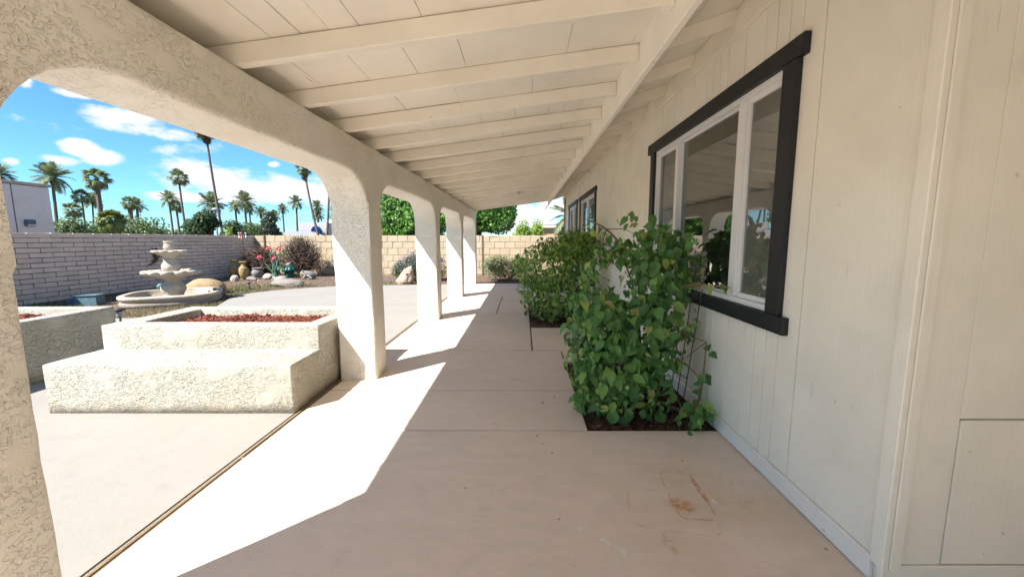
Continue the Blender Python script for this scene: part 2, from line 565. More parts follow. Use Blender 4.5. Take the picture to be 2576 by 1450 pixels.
def leaf_mat(name, cols, trans=0.35, rough=0.45):
    """cols: list of (threshold, colour) by a random number of each leaf"""
    t = NT(name, rough)
    r = t.rand2()
    cr = t.n.new('ShaderNodeValToRGB')
    cr.color_ramp.interpolation = 'LINEAR'
    el = cr.color_ramp.elements
    while len(el) > 1: el.remove(el[-1])
    el[0].position = cols[0][0]; el[0].color = (*cols[0][1], 1)
    for p, c in cols[1:]:
        e = el.new(p); e.color = (*c, 1)
    t.l.new(r, cr.inputs[0])
    lc = t.mix(t.ramp(t.noise(t.geo_co(), 45, 3), 0.35, 0.7, hi=0.25), cr.outputs[0], (0.03, 0.05, 0.015)) if trans > 0.3 else cr.outputs[0]
    t.color(lc)
    tr = t.n.new('ShaderNodeBsdfTranslucent')
    hs = t.n.new('ShaderNodeHueSaturation'); hs.inputs['Value'].default_value = 1.25
    t.l.new(cr.outputs[0], hs.inputs['Color'])
    t.l.new(hs.outputs[0], tr.inputs['Color'])
    mx = t.n.new('ShaderNodeMixShader'); mx.inputs[0].default_value = trans
    t.l.new(t.b.outputs[0], mx.inputs[1]); t.l.new(tr.outputs[0], mx.inputs[2])
    t.l.new(mx.outputs[0], t.n['Material Output'].inputs['Surface'])
    return t.m

LEAF1 = leaf_mat('vine_leaf', [(0, (0.075, 0.18, 0.055)), (0.35, (0.12, 0.27, 0.075)), (0.75, (0.18, 0.35, 0.095)),
                               (0.90, (0.26, 0.43, 0.10)), (0.97, (0.40, 0.50, 0.12)), (1.0, (0.46, 0.37, 0.16))])
LEAF2 = leaf_mat('vine_leaf_far', [(0, (0.10, 0.20, 0.055)), (0.4, (0.18, 0.33, 0.08)), (0.75, (0.32, 0.50, 0.11)),
                                   (0.95, (0.48, 0.58, 0.16)), (1.0, (0.50, 0.40, 0.16))])
LEAF_F = leaf_mat('ficus_leaf', [(0, (0.084, 0.204, 0.0361)), (0.6, (0.144, 0.312, 0.054)), (1.0, (0.239, 0.42, 0.0781))])
LEAF_Y = leaf_mat('lime_leaf', [(0, (0.15, 0.263, 0.0281)), (1.0, (0.318, 0.43, 0.0562))])
LEAF_D = leaf_mat('tree_leaf_dark', [(0, (0.0352, 0.0702, 0.0272)), (1.0, (0.078, 0.125, 0.0468))])
LEAF_M = leaf_mat('tree_leaf_mid', [(0, (0.0749, 0.121, 0.0421)), (1.0, (0.168, 0.22, 0.0796))])
LEAF_G = leaf_mat('tree_leaf_grey', [(0, (0.0608, 0.0777, 0.0439)), (1.0, (0.115, 0.128, 0.0777))])
LEAF_S = leaf_mat('shrub_leaf', [(0, (0.0765, 0.131, 0.0492)), (0.7, (0.142, 0.207, 0.0765)), (1.0, (0.24, 0.294, 0.12))])
LEAF_L = leaf_mat('lavender_leaf', [(0, (0.0406, 0.0676, 0.0406)), (1.0, (0.0946, 0.122, 0.0744))])
PETAL_P = leaf_mat('purple_petal', [(0, (0.20, 0.13, 0.42)), (1.0, (0.38, 0.28, 0.60))])
PETAL_W = leaf_mat('white_petal', [(0, (0.75, 0.75, 0.70)), (1.0, (0.62, 0.60, 0.45))])
GRASS = leaf_mat('weed_grass', [(0, (0.106, 0.124, 0.0442)), (0.6, (0.194, 0.185, 0.0796)), (1.0, (0.318, 0.265, 0.141))])
FROND_D = leaf_mat('date_frond', [(0, (0.114, 0.156, 0.078)), (1.0, (0.24, 0.27, 0.145))], 0.3, 0.55)
FROND_F = leaf_mat('fan_frond', [(0, (0.104, 0.145, 0.0624)), (1.0, (0.24, 0.26, 0.114))], 0.3, 0.55)
FROND_Y = leaf_mat('bushy_frond', [(0, (0.0936, 0.133, 0.0312)), (1.0, (0.203, 0.219, 0.0546))], 0.25, 0.55)
THATCH = leaf_mat('palm_thatch', [(0, (0.0832, 0.052, 0.0286)), (1.0, (0.156, 0.104, 0.0572))], 0.1, 0.8)
TWIG = leaf_mat('dry_twig', [(0, (0.07, 0.0455, 0.0385)), (0.7, (0.14, 0.0945, 0.077)), (1.0, (0.252, 0.175, 0.084))], 0.05, 0.8)
LEAF_DRY = leaf_mat('fallen_leaf', [(0, (0.34, 0.25, 0.13)), (1.0, (0.52, 0.42, 0.22))], 0.1, 0.8)
BARK = mat_simple('bark', (0.17, 0.12, 0.085), 0.9, 0, 20, 1.0)
PTRUNK = mat_simple('palm_trunk', (0.168, 0.13, 0.109), 0.95, 0.3, 4, 1.0)
STEM = mat_simple('stem_wood', (0.24, 0.17, 0.10), 0.8, 0, 30, 0.5)
def chip_mat(name, cols):
    t = NT(name, 0.9)
    cr = t.n.new('ShaderNodeValToRGB')
    el = cr.color_ramp.elements
    el[0].color = (*cols[0], 1); el[1].color = (*cols[-1], 1)
    for i, c in enumerate(cols[1:-1]):
        e = el.new((i + 1) / (len(cols) - 1)); e.color = (*c, 1)
    t.l.new(t.island(), cr.inputs[0])
    t.color(cr.outputs[0])
    t.normal(t.bump(t.noise(t.geo_co(), 90, 3), 0.4, 0.004))
    return t.m
MULCH_R = chip_mat('red_bark_mulch', [(0.08, 0.0175, 0.01), (0.15, 0.0375, 0.0225), (0.21, 0.065, 0.04)])
MULCH_B = chip_mat('brown_bark_mulch', [(0.04, 0.02, 0.012), (0.10, 0.042, 0.026), (0.20, 0.10, 0.06)])
PEBBLE = chip_mat('pebbles', [(0.075, 0.0475, 0.035), (0.14, 0.0925, 0.065), (0.2, 0.145, 0.105), (0.275, 0.225, 0.18)])
SOIL = mat_simple('dark_soil', (0.085, 0.05, 0.032), 0.95, 0, 20, 1.0)
SOIL_R = mat_simple('reddish_soil', (0.085, 0.0275, 0.0175), 0.95, 0, 20, 1.0)
def stone_mat(name, c, c2, sc=5):
    t = NT(name, 0.85)
    co = t.obj_co()
    k = t.mix(t.ramp(t.noise(co, sc, 6, 0.65), 0.35, 0.68), c, c2)
    k = t.mix(t.ramp(t.noise(co, sc * 6, 4), 0.55, 0.75, hi=0.5), k, tuple(v * 0.6 for v in c))
    t.color(k)
    t.normal(t.bump(t.noise(co, sc * 4, 6, 0.65), 0.7, 0.03))
    return t.m
STONE_CAST = stone_mat('cast_stone', (0.46, 0.41, 0.34), (0.38, 0.32, 0.235), 4)
STONE_PINK = stone_mat('pink_cast_stone', (0.303, 0.248, 0.209), (0.253, 0.22, 0.187), 5)
ROCK_T = stone_mat('tan_rock', (0.336, 0.24, 0.132), (0.264, 0.18, 0.102), 3)
ROCK_P = stone_mat('pink_rock', (0.372, 0.252, 0.168), (0.42, 0.348, 0.264), 4)
ROCK_W = stone_mat('white_rock', (0.408, 0.372, 0.324), (0.348, 0.3, 0.252), 6)
ROCK_G = stone_mat('grey_rock', (0.204, 0.186, 0.174), (0.252, 0.216, 0.18), 6)
CLAY_Y = stone_mat('yellow_clay', (0.348, 0.258, 0.102), (0.288, 0.198, 0.072), 6)
POT_G = stone_mat('grey_pot', (0.228, 0.222, 0.204), (0.18, 0.174, 0.162), 6)
GREEN_METAL = mat_simple('green_metal', (0.10, 0.20, 0.13), 0.5, 0, 10, 0.2, 0.0)
TEAL = mat_simple('teal_glaze', (0.012, 0.075, 0.06), 0.35, 0, 10, 0.1)
RED = mat_simple('red_enamel', (0.40, 0.035, 0.05), 0.4, 0.2, 10, 0.1)
DARKMETAL = mat_simple('dark_metal', (0.045, 0.045, 0.045), 0.5, 0, 20, 0.2)
BLUEBOX = mat_simple('blue_plastic', (0.10, 0.17, 0.20), 0.55, 0, 8, 0.1)
BLUEDARK = mat_simple('dark_blue_plastic', (0.10, 0.14, 0.18), 0.6, 0, 8, 0.1)
BALLC = mat_simple('teal_grey_ball', (0.10, 0.17, 0.19), 0.5, 0, 8, 0.1)
COPPER = mat_simple('rusty_metal', (0.14, 0.075, 0.05), 0.7, 0.4, 20, 0.4)
GREYSTUC = stucco('stucco_grey', (0.76, 0.655, 0.59), 0.006, 0.6, 0.0)
WHITESTUC = stucco('stucco_white', (0.40, 0.395, 0.40), 0.006, 0.6, 0.0)
TILE = mat_simple('terracotta_tile', (0.36, 0.126, 0.066), 0.8, 0.5, 6, 0.5)
AWN = mat_simple('blue_awning', (0.012, 0.132, 0.372), 0.7, 0, 6, 0.1)
ROOFG = mat_simple('roof_felt', (0.132, 0.114, 0.102), 0.95, 0, 8, 0.5)
POLEG = mat_simple('grey_pole', (0.33, 0.36, 0.40), 0.5, 0, 6, 0.1)
LENS = mat_simple('lamp_lens', (0.60, 0.60, 0.58), 0.35, 0, 6, 0.05)
TANWOOD = mat_simple('tan_eave', (0.52, 0.34, 0.22), 0.7, 0, 6, 0.2)
PINKPL = mat_simple('pink_ornament', (0.70, 0.22, 0.22), 0.4, 0, 6, 0.1)

def glass_mat(name='window_glass', screen=0.0):
    t = NT(name, 0.02)
    n, l = t.n, t.l
    fr = n.new('ShaderNodeFresnel'); fr.inputs['IOR'].default_value = 3.6
    gl = n.new('ShaderNodeBsdfGlossy'); gl.inputs['Roughness'].default_value = 0.012
    gl.inputs['Color'].default_value = (0.92, 0.95, 0.94, 1)
    tr = n.new('ShaderNodeBsdfTransparent'); tr.inputs['Color'].default_value = (0.80, 0.84, 0.82, 1)
    mx = n.new('ShaderNodeMixShader')
    l.new(fr.outputs[0], mx.inputs[0]); l.new(tr.outputs[0], mx.inputs[1]); l.new(gl.outputs[0], mx.inputs[2])
    # a film of dust
    df = n.new('ShaderNodeBsdfDiffuse'); df.inputs['Color'].default_value = (0.40, 0.385, 0.35, 1) if screen else (0.5, 0.48, 0.44, 1)
    m2 = n.new('ShaderNodeMixShader')
    co = t.geo_co()
    d = t.ramp(t.noise(t.mapping(co, (1, 3, 1)), 3.0, 6, 0.7), 0.35, 0.8, lo=0.01 + screen * 0.16, hi=0.04 + screen * 0.30)
    l.new(d, m2.inputs[0]); l.new(mx.outputs[0], m2.inputs[1]); l.new(df.outputs[0], m2.inputs[2])
    l.new(m2.outputs[0], n['Material Output'].inputs['Surface'])
    return t.m
GLASS = glass_mat()
SCREEN = glass_mat('dusty_screen_glass', 1.0)

# ================================================================ SETTING
# ---------------------------------------------------------------- ground
def build_ground():
    # one sheet, fine near the yard and coarse out to the horizon, with a low mound in the far corner
    def h(x, y):
        z = -0.03
        z += 0.11 * math.exp(-(((x + 9.0) / 2.2) ** 2 + ((y - 13.0) / 1.9) ** 2))
        if -9.9 < x < 4 and 5 < y < 14.6:
            z += 0.02 * mnoise.noise(Vector((x * 0.9, y * 0.9, 0)))
        return z
    xs = [-1500, -400, -120, -50, -25, -14] + [-9.9 + 0.35 * i for i in range(33)] + [2, 4, 8, 20, 50, 120, 400, 1500]
    ys = [-400, -60, -20, -8, 0, 3, 5] + [6 + 0.35 * i for i in range(26)] + [16, 20, 30, 60, 120, 300, 800, 2500]
    xs = sorted(set(round(x, 3) for x in xs)); ys = sorted(set(ys))
    m = MB()
    for y in ys:
        for x in xs:
            m.v.append((x, y, h(x, y)))
    n = len(xs)
    for j in range(len(ys) - 1):
        for i in range(n - 1):
            m.f.append((j * n + i, j * n + i + 1, (j + 1) * n + i + 1, (j + 1) * n + i))
    o = m.build('ground', GRAVEL, smooth=True)
    tag(o, kind='structure')
    return h
GH = build_ground()

# ---------------------------------------------------------------- concrete: porch floor in panels, yard pad
porch = empty('porch_floor')
tag(porch, kind='structure')
G = 0.008
def panel(x0, x1, y0, y1, z=0.0):
    box('floor_panel', PORCH, porch, x0 + G, x1 - G, y0 + G, y1 - G, -0.12, z, bevel=0.007, seg=2)
XL, XR = -1.680, 1.352
panel(XL, XR, -4.5, -1.2)
panel(XL, XR, -1.2, 2.565)
panel(XR + 0.0, 5.0, -4.5, 1.32)
panel(XL, 0.455, 2.565, 3.288)
panel(XL, 0.455, 3.288, 4.525)
panel(0.455, XR, 4.10, 4.525)
panel(XL, 0.115, 4.525, 6.835)
panel(0.115, XR, 4.525, 5.73)
panel(XL, -0.468, 6.835, 8.985)
panel(-0.468, 0.115, 6.835, 8.985)
panel(0.115, XR, 8.3, 8.985)
panel(XL, XR, 8.985, 11.62)
box('joint_bed', SOIL, porch, XL + 0.01, 5.0, -4.5, 1.33, -0.2, -0.028, bevel=0)
box('joint_bed', SOIL, porch, XL + 0.01, XR - 0.004, 1.33, 11.6, -0.2, -0.0285, bevel=0)
# soil of the two planting beds let into the floor
for (x0, x1, y0, y1) in ((0.463, 1.352, 2.573, 4.10), (0.123, 1.352, 5.738, 8.3)):
    s = box('planting_soil', SOIL, porch, x0, x1, y0, y1, -0.16, -0.022, bevel=0)

pad_pts = [(-1.733, -6.0), (-1.733, 11.50), (-3.0, 11.32), (-4.2, 11.2), (-5.1, 11.0), (-5.8, 10.65), (-6.35, 10.15),
           (-6.66, 9.6), (-6.68, 9.15), (-6.5, 8.6), (-6.2, 8.0), (-5.95, 7.5), (-5.82, 7.05), (-5.95, 6.75),
           (-6.4, 6.5), (-7.2, 6.38), (-8.4, 6.3), (-9.7, 6.25), (-9.7, -6.0)]
m = poly_prism(pad_pts[::-1], 'z', -0.12, -0.006)
o = m.build('yard_concrete', PAD)
fix_normals(o.data)
tag(o, kind='structure')
# long joint between porch floor and yard pad: packed filler with a raised fibre strip
m = MB()
m.box(-1.736, -1.672, -6.0, 11.5, -0.10, -0.013)
fill = m.build('expansion_joint', FILL, porch)
mm = MB()
yy = -1.0
while yy < 11.4:
    ln = random.uniform(0.5, 1.4)
    w = random.uniform(-0.002, 0.002)
    mm.box(-1.712 + w, -1.700 + w, yy, yy + ln, -0.03, random.uniform(-0.006, -0.001))
    yy += ln + random.uniform(0.0, 0.06)
mm.build('joint_strip', STEM, porch)

# ================================================================ PORCH ARCADE
arcade = empty('stucco_arcade', (-1.53, 5, 0))
tag(arcade, 'cream stucco arcade of rounded arches on square columns along the porch', 'arcade')
AX0, AX1 = -1.70, -1.365
COLS = [(-1.95, -1.63), (0.74, 1.06), (3.545, 3.835), (6.27, 6.57), (8.83, 9.13), (11.41, 11.72)]
SPR = 1.30
def wobble(me, amp=0.006, sc=3.0, keep_axis=None):
    for v in me.vertices:
        p = v.co
        n = mnoise.noise_vector(p * sc)
        n2 = mnoise.noise_vector(p * sc * 4)
        v.co = p + n * amp + n2 * amp * 0.45
def arch_pts(y0, y1, z0, ztop, ry, rz, n=10):
    pts = [(y0, z0)]
    for k in range(n + 1):
        a = math.pi / 2 * k / n
        pts.append((y0 + ry * (1 - math.cos(a)), ztop - rz * (1 - math.sin(a))))
    nm = 8
    for k in range(1, nm):
        pts.append((y0 + ry + (y1 - y0 - 2 * ry) * k / nm, ztop))
    for k in range(n + 1):
        a = math.pi / 2 * (1 - k / n)
        pts.append((y1 - ry * (1 - math.cos(a)), ztop - rz * (1 - math.sin(a))))
    pts.append((y1, z0))
    return pts
def build_arcade():
    off = Vector((1.53, -5, 0))
    TOP = 2.125
    FOOT = -0.02
    m = MB()
    lower = [(COLS[0][0], FOOT)]
    for a, b in zip(COLS, COLS[1:]):
        lower += [(y, z) for y, z in arch_pts(a[1], b[0], FOOT, 1.845, 0.36, 0.33)]
    lower += [(COLS[-1][1], FOOT)]
    rows = 7
    n = len(lower)
    def face(x):
        b = len(m.v)
        for (y, z) in lower:
            for r in range(rows + 1):
                m.v.append((x, y, z + (TOP - z) * r / rows))
        return b
    bi, bo = face(AX1), face(AX0)
    w = rows + 1
    for i in range(n - 1):
        if abs(lower[i][0] - lower[i + 1][0]) < 1e-9: continue
        for r in range(rows):
            m.f.append((bi + i * w + r, bi + (i + 1) * w + r, bi + (i + 1) * w + r + 1, bi + i * w + r + 1))
            m.f.append((bo + i * w + r, bo + i * w + r + 1, bo + (i + 1) * w + r + 1, bo + (i + 1) * w + r))
    for i in range(n - 1):
        p, q = lower[i], lower[i + 1]
        if abs(p[0] - q[0]) < 1e-9:
            # jamb of a column: its inner and outer edges already carry the rows of the neighbouring strip
            j = i if p[1] == FOOT else i + 1
            k = i + 1 if j == i else i
            zs = [(r, FOOT + (TOP - FOOT) * r / rows) for r in range(rows + 1)]
            zk = lower[k][1]
            last = max(r for r, z in zs if z < zk - 0.02)
            for r in range(last):
                m.f.append((bi + j * w + r, bo + j * w + r, bo + j * w + r + 1, bi + j * w + r + 1))
            m.f.append((bi + j * w + last, bo + j * w + last, bo + k * w, bi + k * w))
            continue
        if p[1] == FOOT and q[1] == FOOT: continue
        m.f.append((bi + i * w, bo + i * w, bo + (i + 1) * w, bi + (i + 1) * w))
    for i in range(n - 1):
        m.f.append((bi + i * w + rows, bi + (i + 1) * w + rows, bo + (i + 1) * w + rows, bo + i * w + rows))
    for i in (0, n - 1):
        for r in range(rows):
            m.f.append((bi + i * w + r, bi + i * w + r + 1, bo + i * w + r + 1, bo + i * w + r))
    me = m.mesh('arch_beam')
    bm = bmesh.new(); bm.from_mesh(me)
    bmesh.ops.remove_doubles(bm, verts=bm.verts, dist=1e-4)
    bmesh.ops.recalc_face_normals(bm, faces=bm.faces)
    def corner(e):
        if len(e.link_faces) != 2: return False
        a, b = (f.normal for f in e.link_faces)
        return abs(a.x) > 0.9 and abs(b.x) < 0.3 or abs(b.x) > 0.9 and abs(a.x) < 0.3
    es = [e for e in bm.edges if corner(e)]
    bmesh.ops.bevel(bm, geom=es, offset=0.022, segments=3, affect='EDGES', profile=0.5)
    bmesh.ops.subdivide_edges(bm, edges=[e for e in bm.edges if abs(e.verts[0].co.z - e.verts[1].co.z) > 0.2], cuts=3, use_grid_fill=True)
    for f in bm.faces: f.smooth = True
    bmesh.ops.bisect_plane(bm, geom=list(bm.verts) + list(bm.edges) + list(bm.faces), plane_co=(0, 0, SPR), plane_no=(0, 0, 1), dist=1e-5)
    # stucco laid on by hand: uneven faces and edges
    for v in bm.verts:
        p = v.co.copy()
        v.co = p + mnoise.noise_vector(p * 3.0) * 0.007 + mnoise.noise_vector(p * 12.0) * 0.003
        if p.z < SPR + 1e-4:
            k = 0.012 * (1 - p.z / SPR)
            c = min(COLS, key=lambda c: abs((c[0] + c[1]) / 2 - p.y))
            v.co.x += (p.x - (AX0 + AX1) / 2) * k
            v.co.y += (p.y - (c[0] + c[1]) / 2) * k
    bmesh.ops.translate(bm, verts=bm.verts, vec=off)
    def part(name, test):
        b2 = bm.copy()
        kill = [f for f in b2.faces if not test(f.calc_center_median() - off)]
        bmesh.ops.delete(b2, geom=kill, context='FACES')
        mm = bpy.data.meshes.new(name)
        b2.to_mesh(mm); b2.free()
        obj(name, mm, arcade, STUCCO)
    part('arch_beam', lambda c: c.z >= SPR - 0.012)
    for (y0, y1) in COLS:
        part('column', lambda c: c.z < SPR - 0.012 and y0 - 0.2 < c.y < y1 + 0.2)
    bm.free()
build_arcade()

# ================================================================ PATIO ROOF
proof = empty('patio_roof', (-0.3, 5, 0))
tag(proof, 'cream painted patio roof with exposed rafters and plank ceiling', 'patio roof')
POFF = Vector((0.3, -5, 0))
RS = 0.13                       # pitch of the patio rafters
def rz_(x): return 2.402 + (x - 0.72) * RS
def pbox(name, mat, x0, x1, y0, y1, zf0, zf1, bevel=0.003):
    """box between x0 and x1 that follows a slope; zf: functions of x"""
    m = MB()
    m.add([(x0, y0, zf0(x0)), (x1, y0, zf0(x1)), (x1, y1, zf0(x1)), (x0, y1, zf0(x0)),
           (x0, y0, zf1(x0)), (x1, y0, zf1(x1)), (x1, y1, zf1(x1)), (x0, y1, zf1(x0))],
          [(3, 2, 1, 0), (4, 5, 6, 7), (0, 1, 5, 4), (1, 2, 6, 5), (2, 3, 7, 6), (3, 0, 4, 7)])
    m.v = [tuple(Vector(v) + POFF) for v in m.v]
    return m.build(name, mat, proof, bevel=bevel, seg=1)
RD = 0.098
EAVE = -2.17
RAFTY = [2.035 + 0.585 * k for k in range(-6, 17)]  # roof stops unseen behind the camera so sunlit floor bounces light in
ROOF_END = 11.47
rj = random.Random(11)
for y in RAFTY:
    e = rj.uniform(-0.006, 0.006)
    pbox('rafter', RAFT, EAVE + 0.01, 0.716, y - 0.024 + e, y + 0.024 + e, lambda x: rz_(x) + e * 0.5, lambda x: rz_(x) + RD, 0.004)
    # short sheet-metal hanger where the rafter meets the ledger
    pbox('joist_hanger', RAFT, 0.668, 0.719, y - 0.0275 + e, y + 0.0275 + e, lambda x: rz_(x) - 0.004, lambda x: rz_(x) + RD * 0.9, 0.002)
# plank ceiling: every bay its own boards with open joints
ys = [RAFTY[0]] + RAFTY[1:]
for i in range(len(RAFTY)):
    y0 = RAFTY[i]
    y1 = RAFTY[i + 1] if i + 1 < len(RAFTY) else ROOF_END
    cuts = [EAVE + 0.01]
    x = EAVE
    while True:
        x += rj.choice([0.14, 0.30, 0.42, 0.55, 0.62])
        if x > 0.55: break
        cuts.append(x)
    cuts.append(0.752)
    for a, b in zip(cuts, cuts[1:]):
        dz = rj.uniform(0.0, 0.004)
        pbox('ceiling_board', CEIL, a + 0.0013, b - 0.0013, y0 + 0.0015, y1 - 0.0015,
             lambda x: rz_(x) + RD + 0.001 + dz, lambda x: rz_(x) + RD + 0.018, 0.0015)
# roofing on top, and blocking above the beam
pbox('roofing', ROOFG, EAVE, 0.78, RAFTY[0], ROOF_END, lambda x: rz_(x) + RD + 0.020, lambda x: rz_(x) + RD + 0.05, 0)
for a, b in zip(RAFTY, RAFTY[1:] + [ROOF_END]):
    pbox('blocking', BARK, -1.66, -1.625, a + 0.03, b - 0.03, lambda x: 2.128, lambda x: rz_(x) + RD - 0.002, 0.002)  # dark board colour stands in for shade in the gap
pbox('eave_board', RAFT, EAVE - 0.02, EAVE + 0.008, RAFTY[0], ROOF_END, lambda x: 2.085, lambda x: rz_(EAVE) + RD + 0.03, 0.003)
pbox('end_board', RAFT, EAVE, 0.716, ROOF_END - 0.01, ROOF_END + 0.025, lambda x: rz_(x) - 0.02, lambda x: rz_(x) + RD + 0.05, 0.003)
# ceiling light far down the porch
lamp = empty('ceiling_light', (-0.12, 8.9, rz_(-0.12) + 0.09))
tag(lamp, 'small round white lamp fixed under the far end of the porch ceiling', 'lamp')
m = MB().lathe([(0.0, 0.008), (0.095, 0.008), (0.10, -0.01), (0.08, -0.03), (0.0, -0.03)], 20)
m.build('base', VINYL, lamp, smooth=True)
m = MB().lathe([(0.07, -0.028), (0.078, -0.055), (0.06, -0.085), (0.0, -0.10)], 20)
m.build('globe', LENS, lamp, smooth=True)

# ================================================================ HOUSE
house = empty('house', (1.342, 1.33, 0))
tag(house, 'cream sided house with black window trim along the right of the porch', 'house')
HOFF = Vector((-1.342, -1.33, 0))
XW = 1.342
HEND = 12.7
def hbox(name, mat, x0, x1, y0, y1, z0, z1, bevel=0.003, parent=None, seg=1):
    m = MB().box(x0, x1, y0, y1, z0, z1)
    m.v = [tuple(Vector(v) + HOFF) for v in m.v]
    return m.build(name, mat, parent or house, bevel=bevel, seg=seg)
WINS = [(2.115, 4.075, 0.905, 2.165), (7.42, 9.22, 0.50, 2.165), (9.86, 11.40, 0.50, 2.165)]
# solid wall core behind the siding, in pieces round the openings
def core():
    ycur = 1.45
    for (y0, y1, z0, z1) in WINS:
        hbox('wall', WALLP, XW + 0.012, XW + 0.14, ycur, y0, -0.1, 2.75, 0)
        hbox('wall', WALLP, XW + 0.012, XW + 0.14, y0, y1, -0.1, z0, 0)
        hbox('wall', WALLP, XW + 0.012, XW + 0.14, y0, y1, z1, 2.75, 0)
        ycur = y1
    hbox('wall', WALLP, XW + 0.012, XW + 0.14, ycur, HEND, -0.1, 2.75, 0)
    hbox('wall', WALLP, XW + 0.145, 9.0, HEND - 0.14, HEND, -0.1, 2.75, 0)
    hbox('wall', WALLP, XW + 0.012, 9.0, 1.345, 1.449, -0.1, 2.75, 0)
core()
# vertical grooved siding, board by board, interrupted by the windows
rs = random.Random(5)
y = 1.875
ywin = [(a - 0.10, b + 0.10, c - 0.085, d + 0.09) for a, b, c, d in WINS]
hbox('siding_panel', WALLP, XW + 0.001, XW + 0.0115, 1.372, 1.870, 0.100, 2.552, 0.0015)
while y < HEND - 0.05:
    w = rs.choice([0.098, 0.102, 0.150, 0.20]) if y < 5 else rs.choice([0.15, 0.2, 0.2, 0.3])
    y1 = min(y + w, HEND - 0.02)
    # break at window edges so that no board straddles a jamb
    for (a, b, c, d) in ywin:
        for e in (a, b):
            if y + 0.01 < e < y1 - 0.01: y1 = e
    seg = [(0.100, 2.552)]
    for (a, b, c, d) in ywin:
        if y >= a - 0.005 and y1 <= b + 0.005:
            seg = [(0.100, c + 0.02), (d - 0.02, 2.552)]
    dx = rs.uniform(0, 0.0015)
    for (z0, z1) in seg:
        hbox('siding_board', WALLP, XW + dx, XW + 0.0115, y + 0.0032, y1 - 0.0032, z0, z1, 0.002)
    y = y1
hbox('base_board', TRIMW, XW - 0.012, XW + 0.0112, 1.372, HEND, 0.004, 0.098, 0.004)
hbox('frieze_board', WALLP, XW - 0.018, XW + 0.0114, 1.372, HEND, 2.555, 2.66, 0.003)
# corner boards
hbox('corner_board', WALLP, XW - 0.016, XW + 0.0112, 1.315, 1.3705, 0.085, 2.66, 0.004)
hbox('corner_board', WALLP, XW + 0.0125, XW + 0.055, 1.313, 1.3435, 0.085, 2.66, 0.004)
# wall that faces the camera beyond the corner
hbox('siding_panel', WALLP, XW + 0.057, 1.555, 1.331, 1.3435, 0.096, 2.66, 0.0015)
hbox('siding_panel', WALLP, 1.557, 3.4, 1.331, 1.3435, 0.668, 2.66, 0.0015)
hbox('hatch_panel', WALLP, 1.561, 2.22, 1.3295, 1.3435, 0.099, 0.661, 0.002)
hbox('siding_panel', WALLP, 2.226, 3.4, 1.331, 1.3435, 0.096, 0.664, 0.0015)
hbox('wall', WALLP, 0.95, 3.39, -5.0, -1.15, -0.1, 2.42, 0)  # unseen block added behind the camera to darken the facing wall
hbox('wall', WALLP, 3.4, 3.55, -5.0, 1.343, -0.1, 2.75, 0)  # unseen side wall added to keep sky light off the facing wall
hbox('foundation', WALLP, XW - 0.004, 3.4, 1.325, 1.3435, -0.02, 0.093, 0.004)
# windows
def window(y0, y1, z0, z1, mulls, screens, apron=True):
    w = empty('window', (0, y0 - 1.33, z0), parent=house)
    ow = Vector((-XW, -y0, -z0))
    def wb(name, mat, xa, xb, ya, yb, za, zb, bev=0.003):
        m = MB().box(xa, xb, ya, yb, za, zb)
        m.v = [tuple(Vector(v) + ow) for v in m.v]
        return m.build(name, mat, w, bevel=bev, seg=2)
    t = 0.026
    wb('head_trim', BLACK, XW - t - 0.004, XW + 0.0113, y0 - 0.155, y1 + 0.20, z1, z1 + 0.097, 0.005)
    wb('sill_trim', BLACK, XW - t - 0.004, XW + 0.0113, y0 - 0.165, y1 + 0.20, z0 - 0.092, z0, 0.005)
    wb('side_trim', BLACK, XW - t, XW + 0.0113, y0 - 0.112, y0, z0 + 0.0015, z1 - 0.0015, 0.005)
    wb('side_trim', BLACK, XW - t, XW + 0.0113, y1, y1 + 0.112, z0 + 0.0015, z1 - 0.0015, 0.005)
    fx0, fx1 = XW - 0.004, XW + 0.07
    f = 0.034
    wb('frame', VINYL, fx0, fx1, y0 + 0.001, y1 - 0.001, z0 + 0.001, z0 + f)
    wb('frame', VINYL, fx0, fx1, y0 + 0.001, y1 - 0.001, z1 - f, z1 - 0.001)
    wb('frame', VINYL, fx0 + 0.001, fx1, y0 + 0.001, y0 + f, z0 + f + 0.001, z1 - f - 0.001)
    wb('frame', VINYL, fx0 + 0.001, fx1, y1 - f, y1 - 0.001, z0 + f + 0.001, z1 - f - 0.001)
    edges = [y0 + f] + [v for a, b in mulls for v in (a, b)] + [y1 - f]
    for a, b in mulls:
        wb('mullion', VINYL, fx0 + 0.003, fx1, a, b, z0 + f + 0.001, z1 - f - 0.001)
    lites = list(zip(edges[0::2], edges[1::2]))
    for k, (a, b) in enumerate(lites):
        sc = screens[k]
        s = 0.03 if sc else 0.014
        xo = 0.016 if sc else 0.03
        za, zb = z0 + f + 0.001, z1 - f - 0.001
        for (p, q, r_, s_) in ((a + 0.001, b - 0.001, za, za + s), (a + 0.001, b - 0.001, zb - s, zb),
                               (a + 0.001, a + s, za + s + 0.001, zb - s - 0.001), (b - s, b - 0.001, za + s + 0.001, zb - s - 0.001)):
            wb('sash', VINYL, XW + xo, XW + xo + 0.03, p, q, r_, s_, 0.002)
        wb('pane', SCREEN if sc else GLASS, XW + xo + 0.012, XW + xo + 0.016, a + s + 0.001, b - s - 0.001, za + s + 0.001, zb - s - 0.001, 0)
    return w
window(*WINS[0], [(2.485, 2.560), (3.505, 3.570)], [True, False, True])
window(*WINS[1], [(8.28, 8.36)], [True, False])
window(*WINS[2], [(10.6, 10.68)], [False, True])
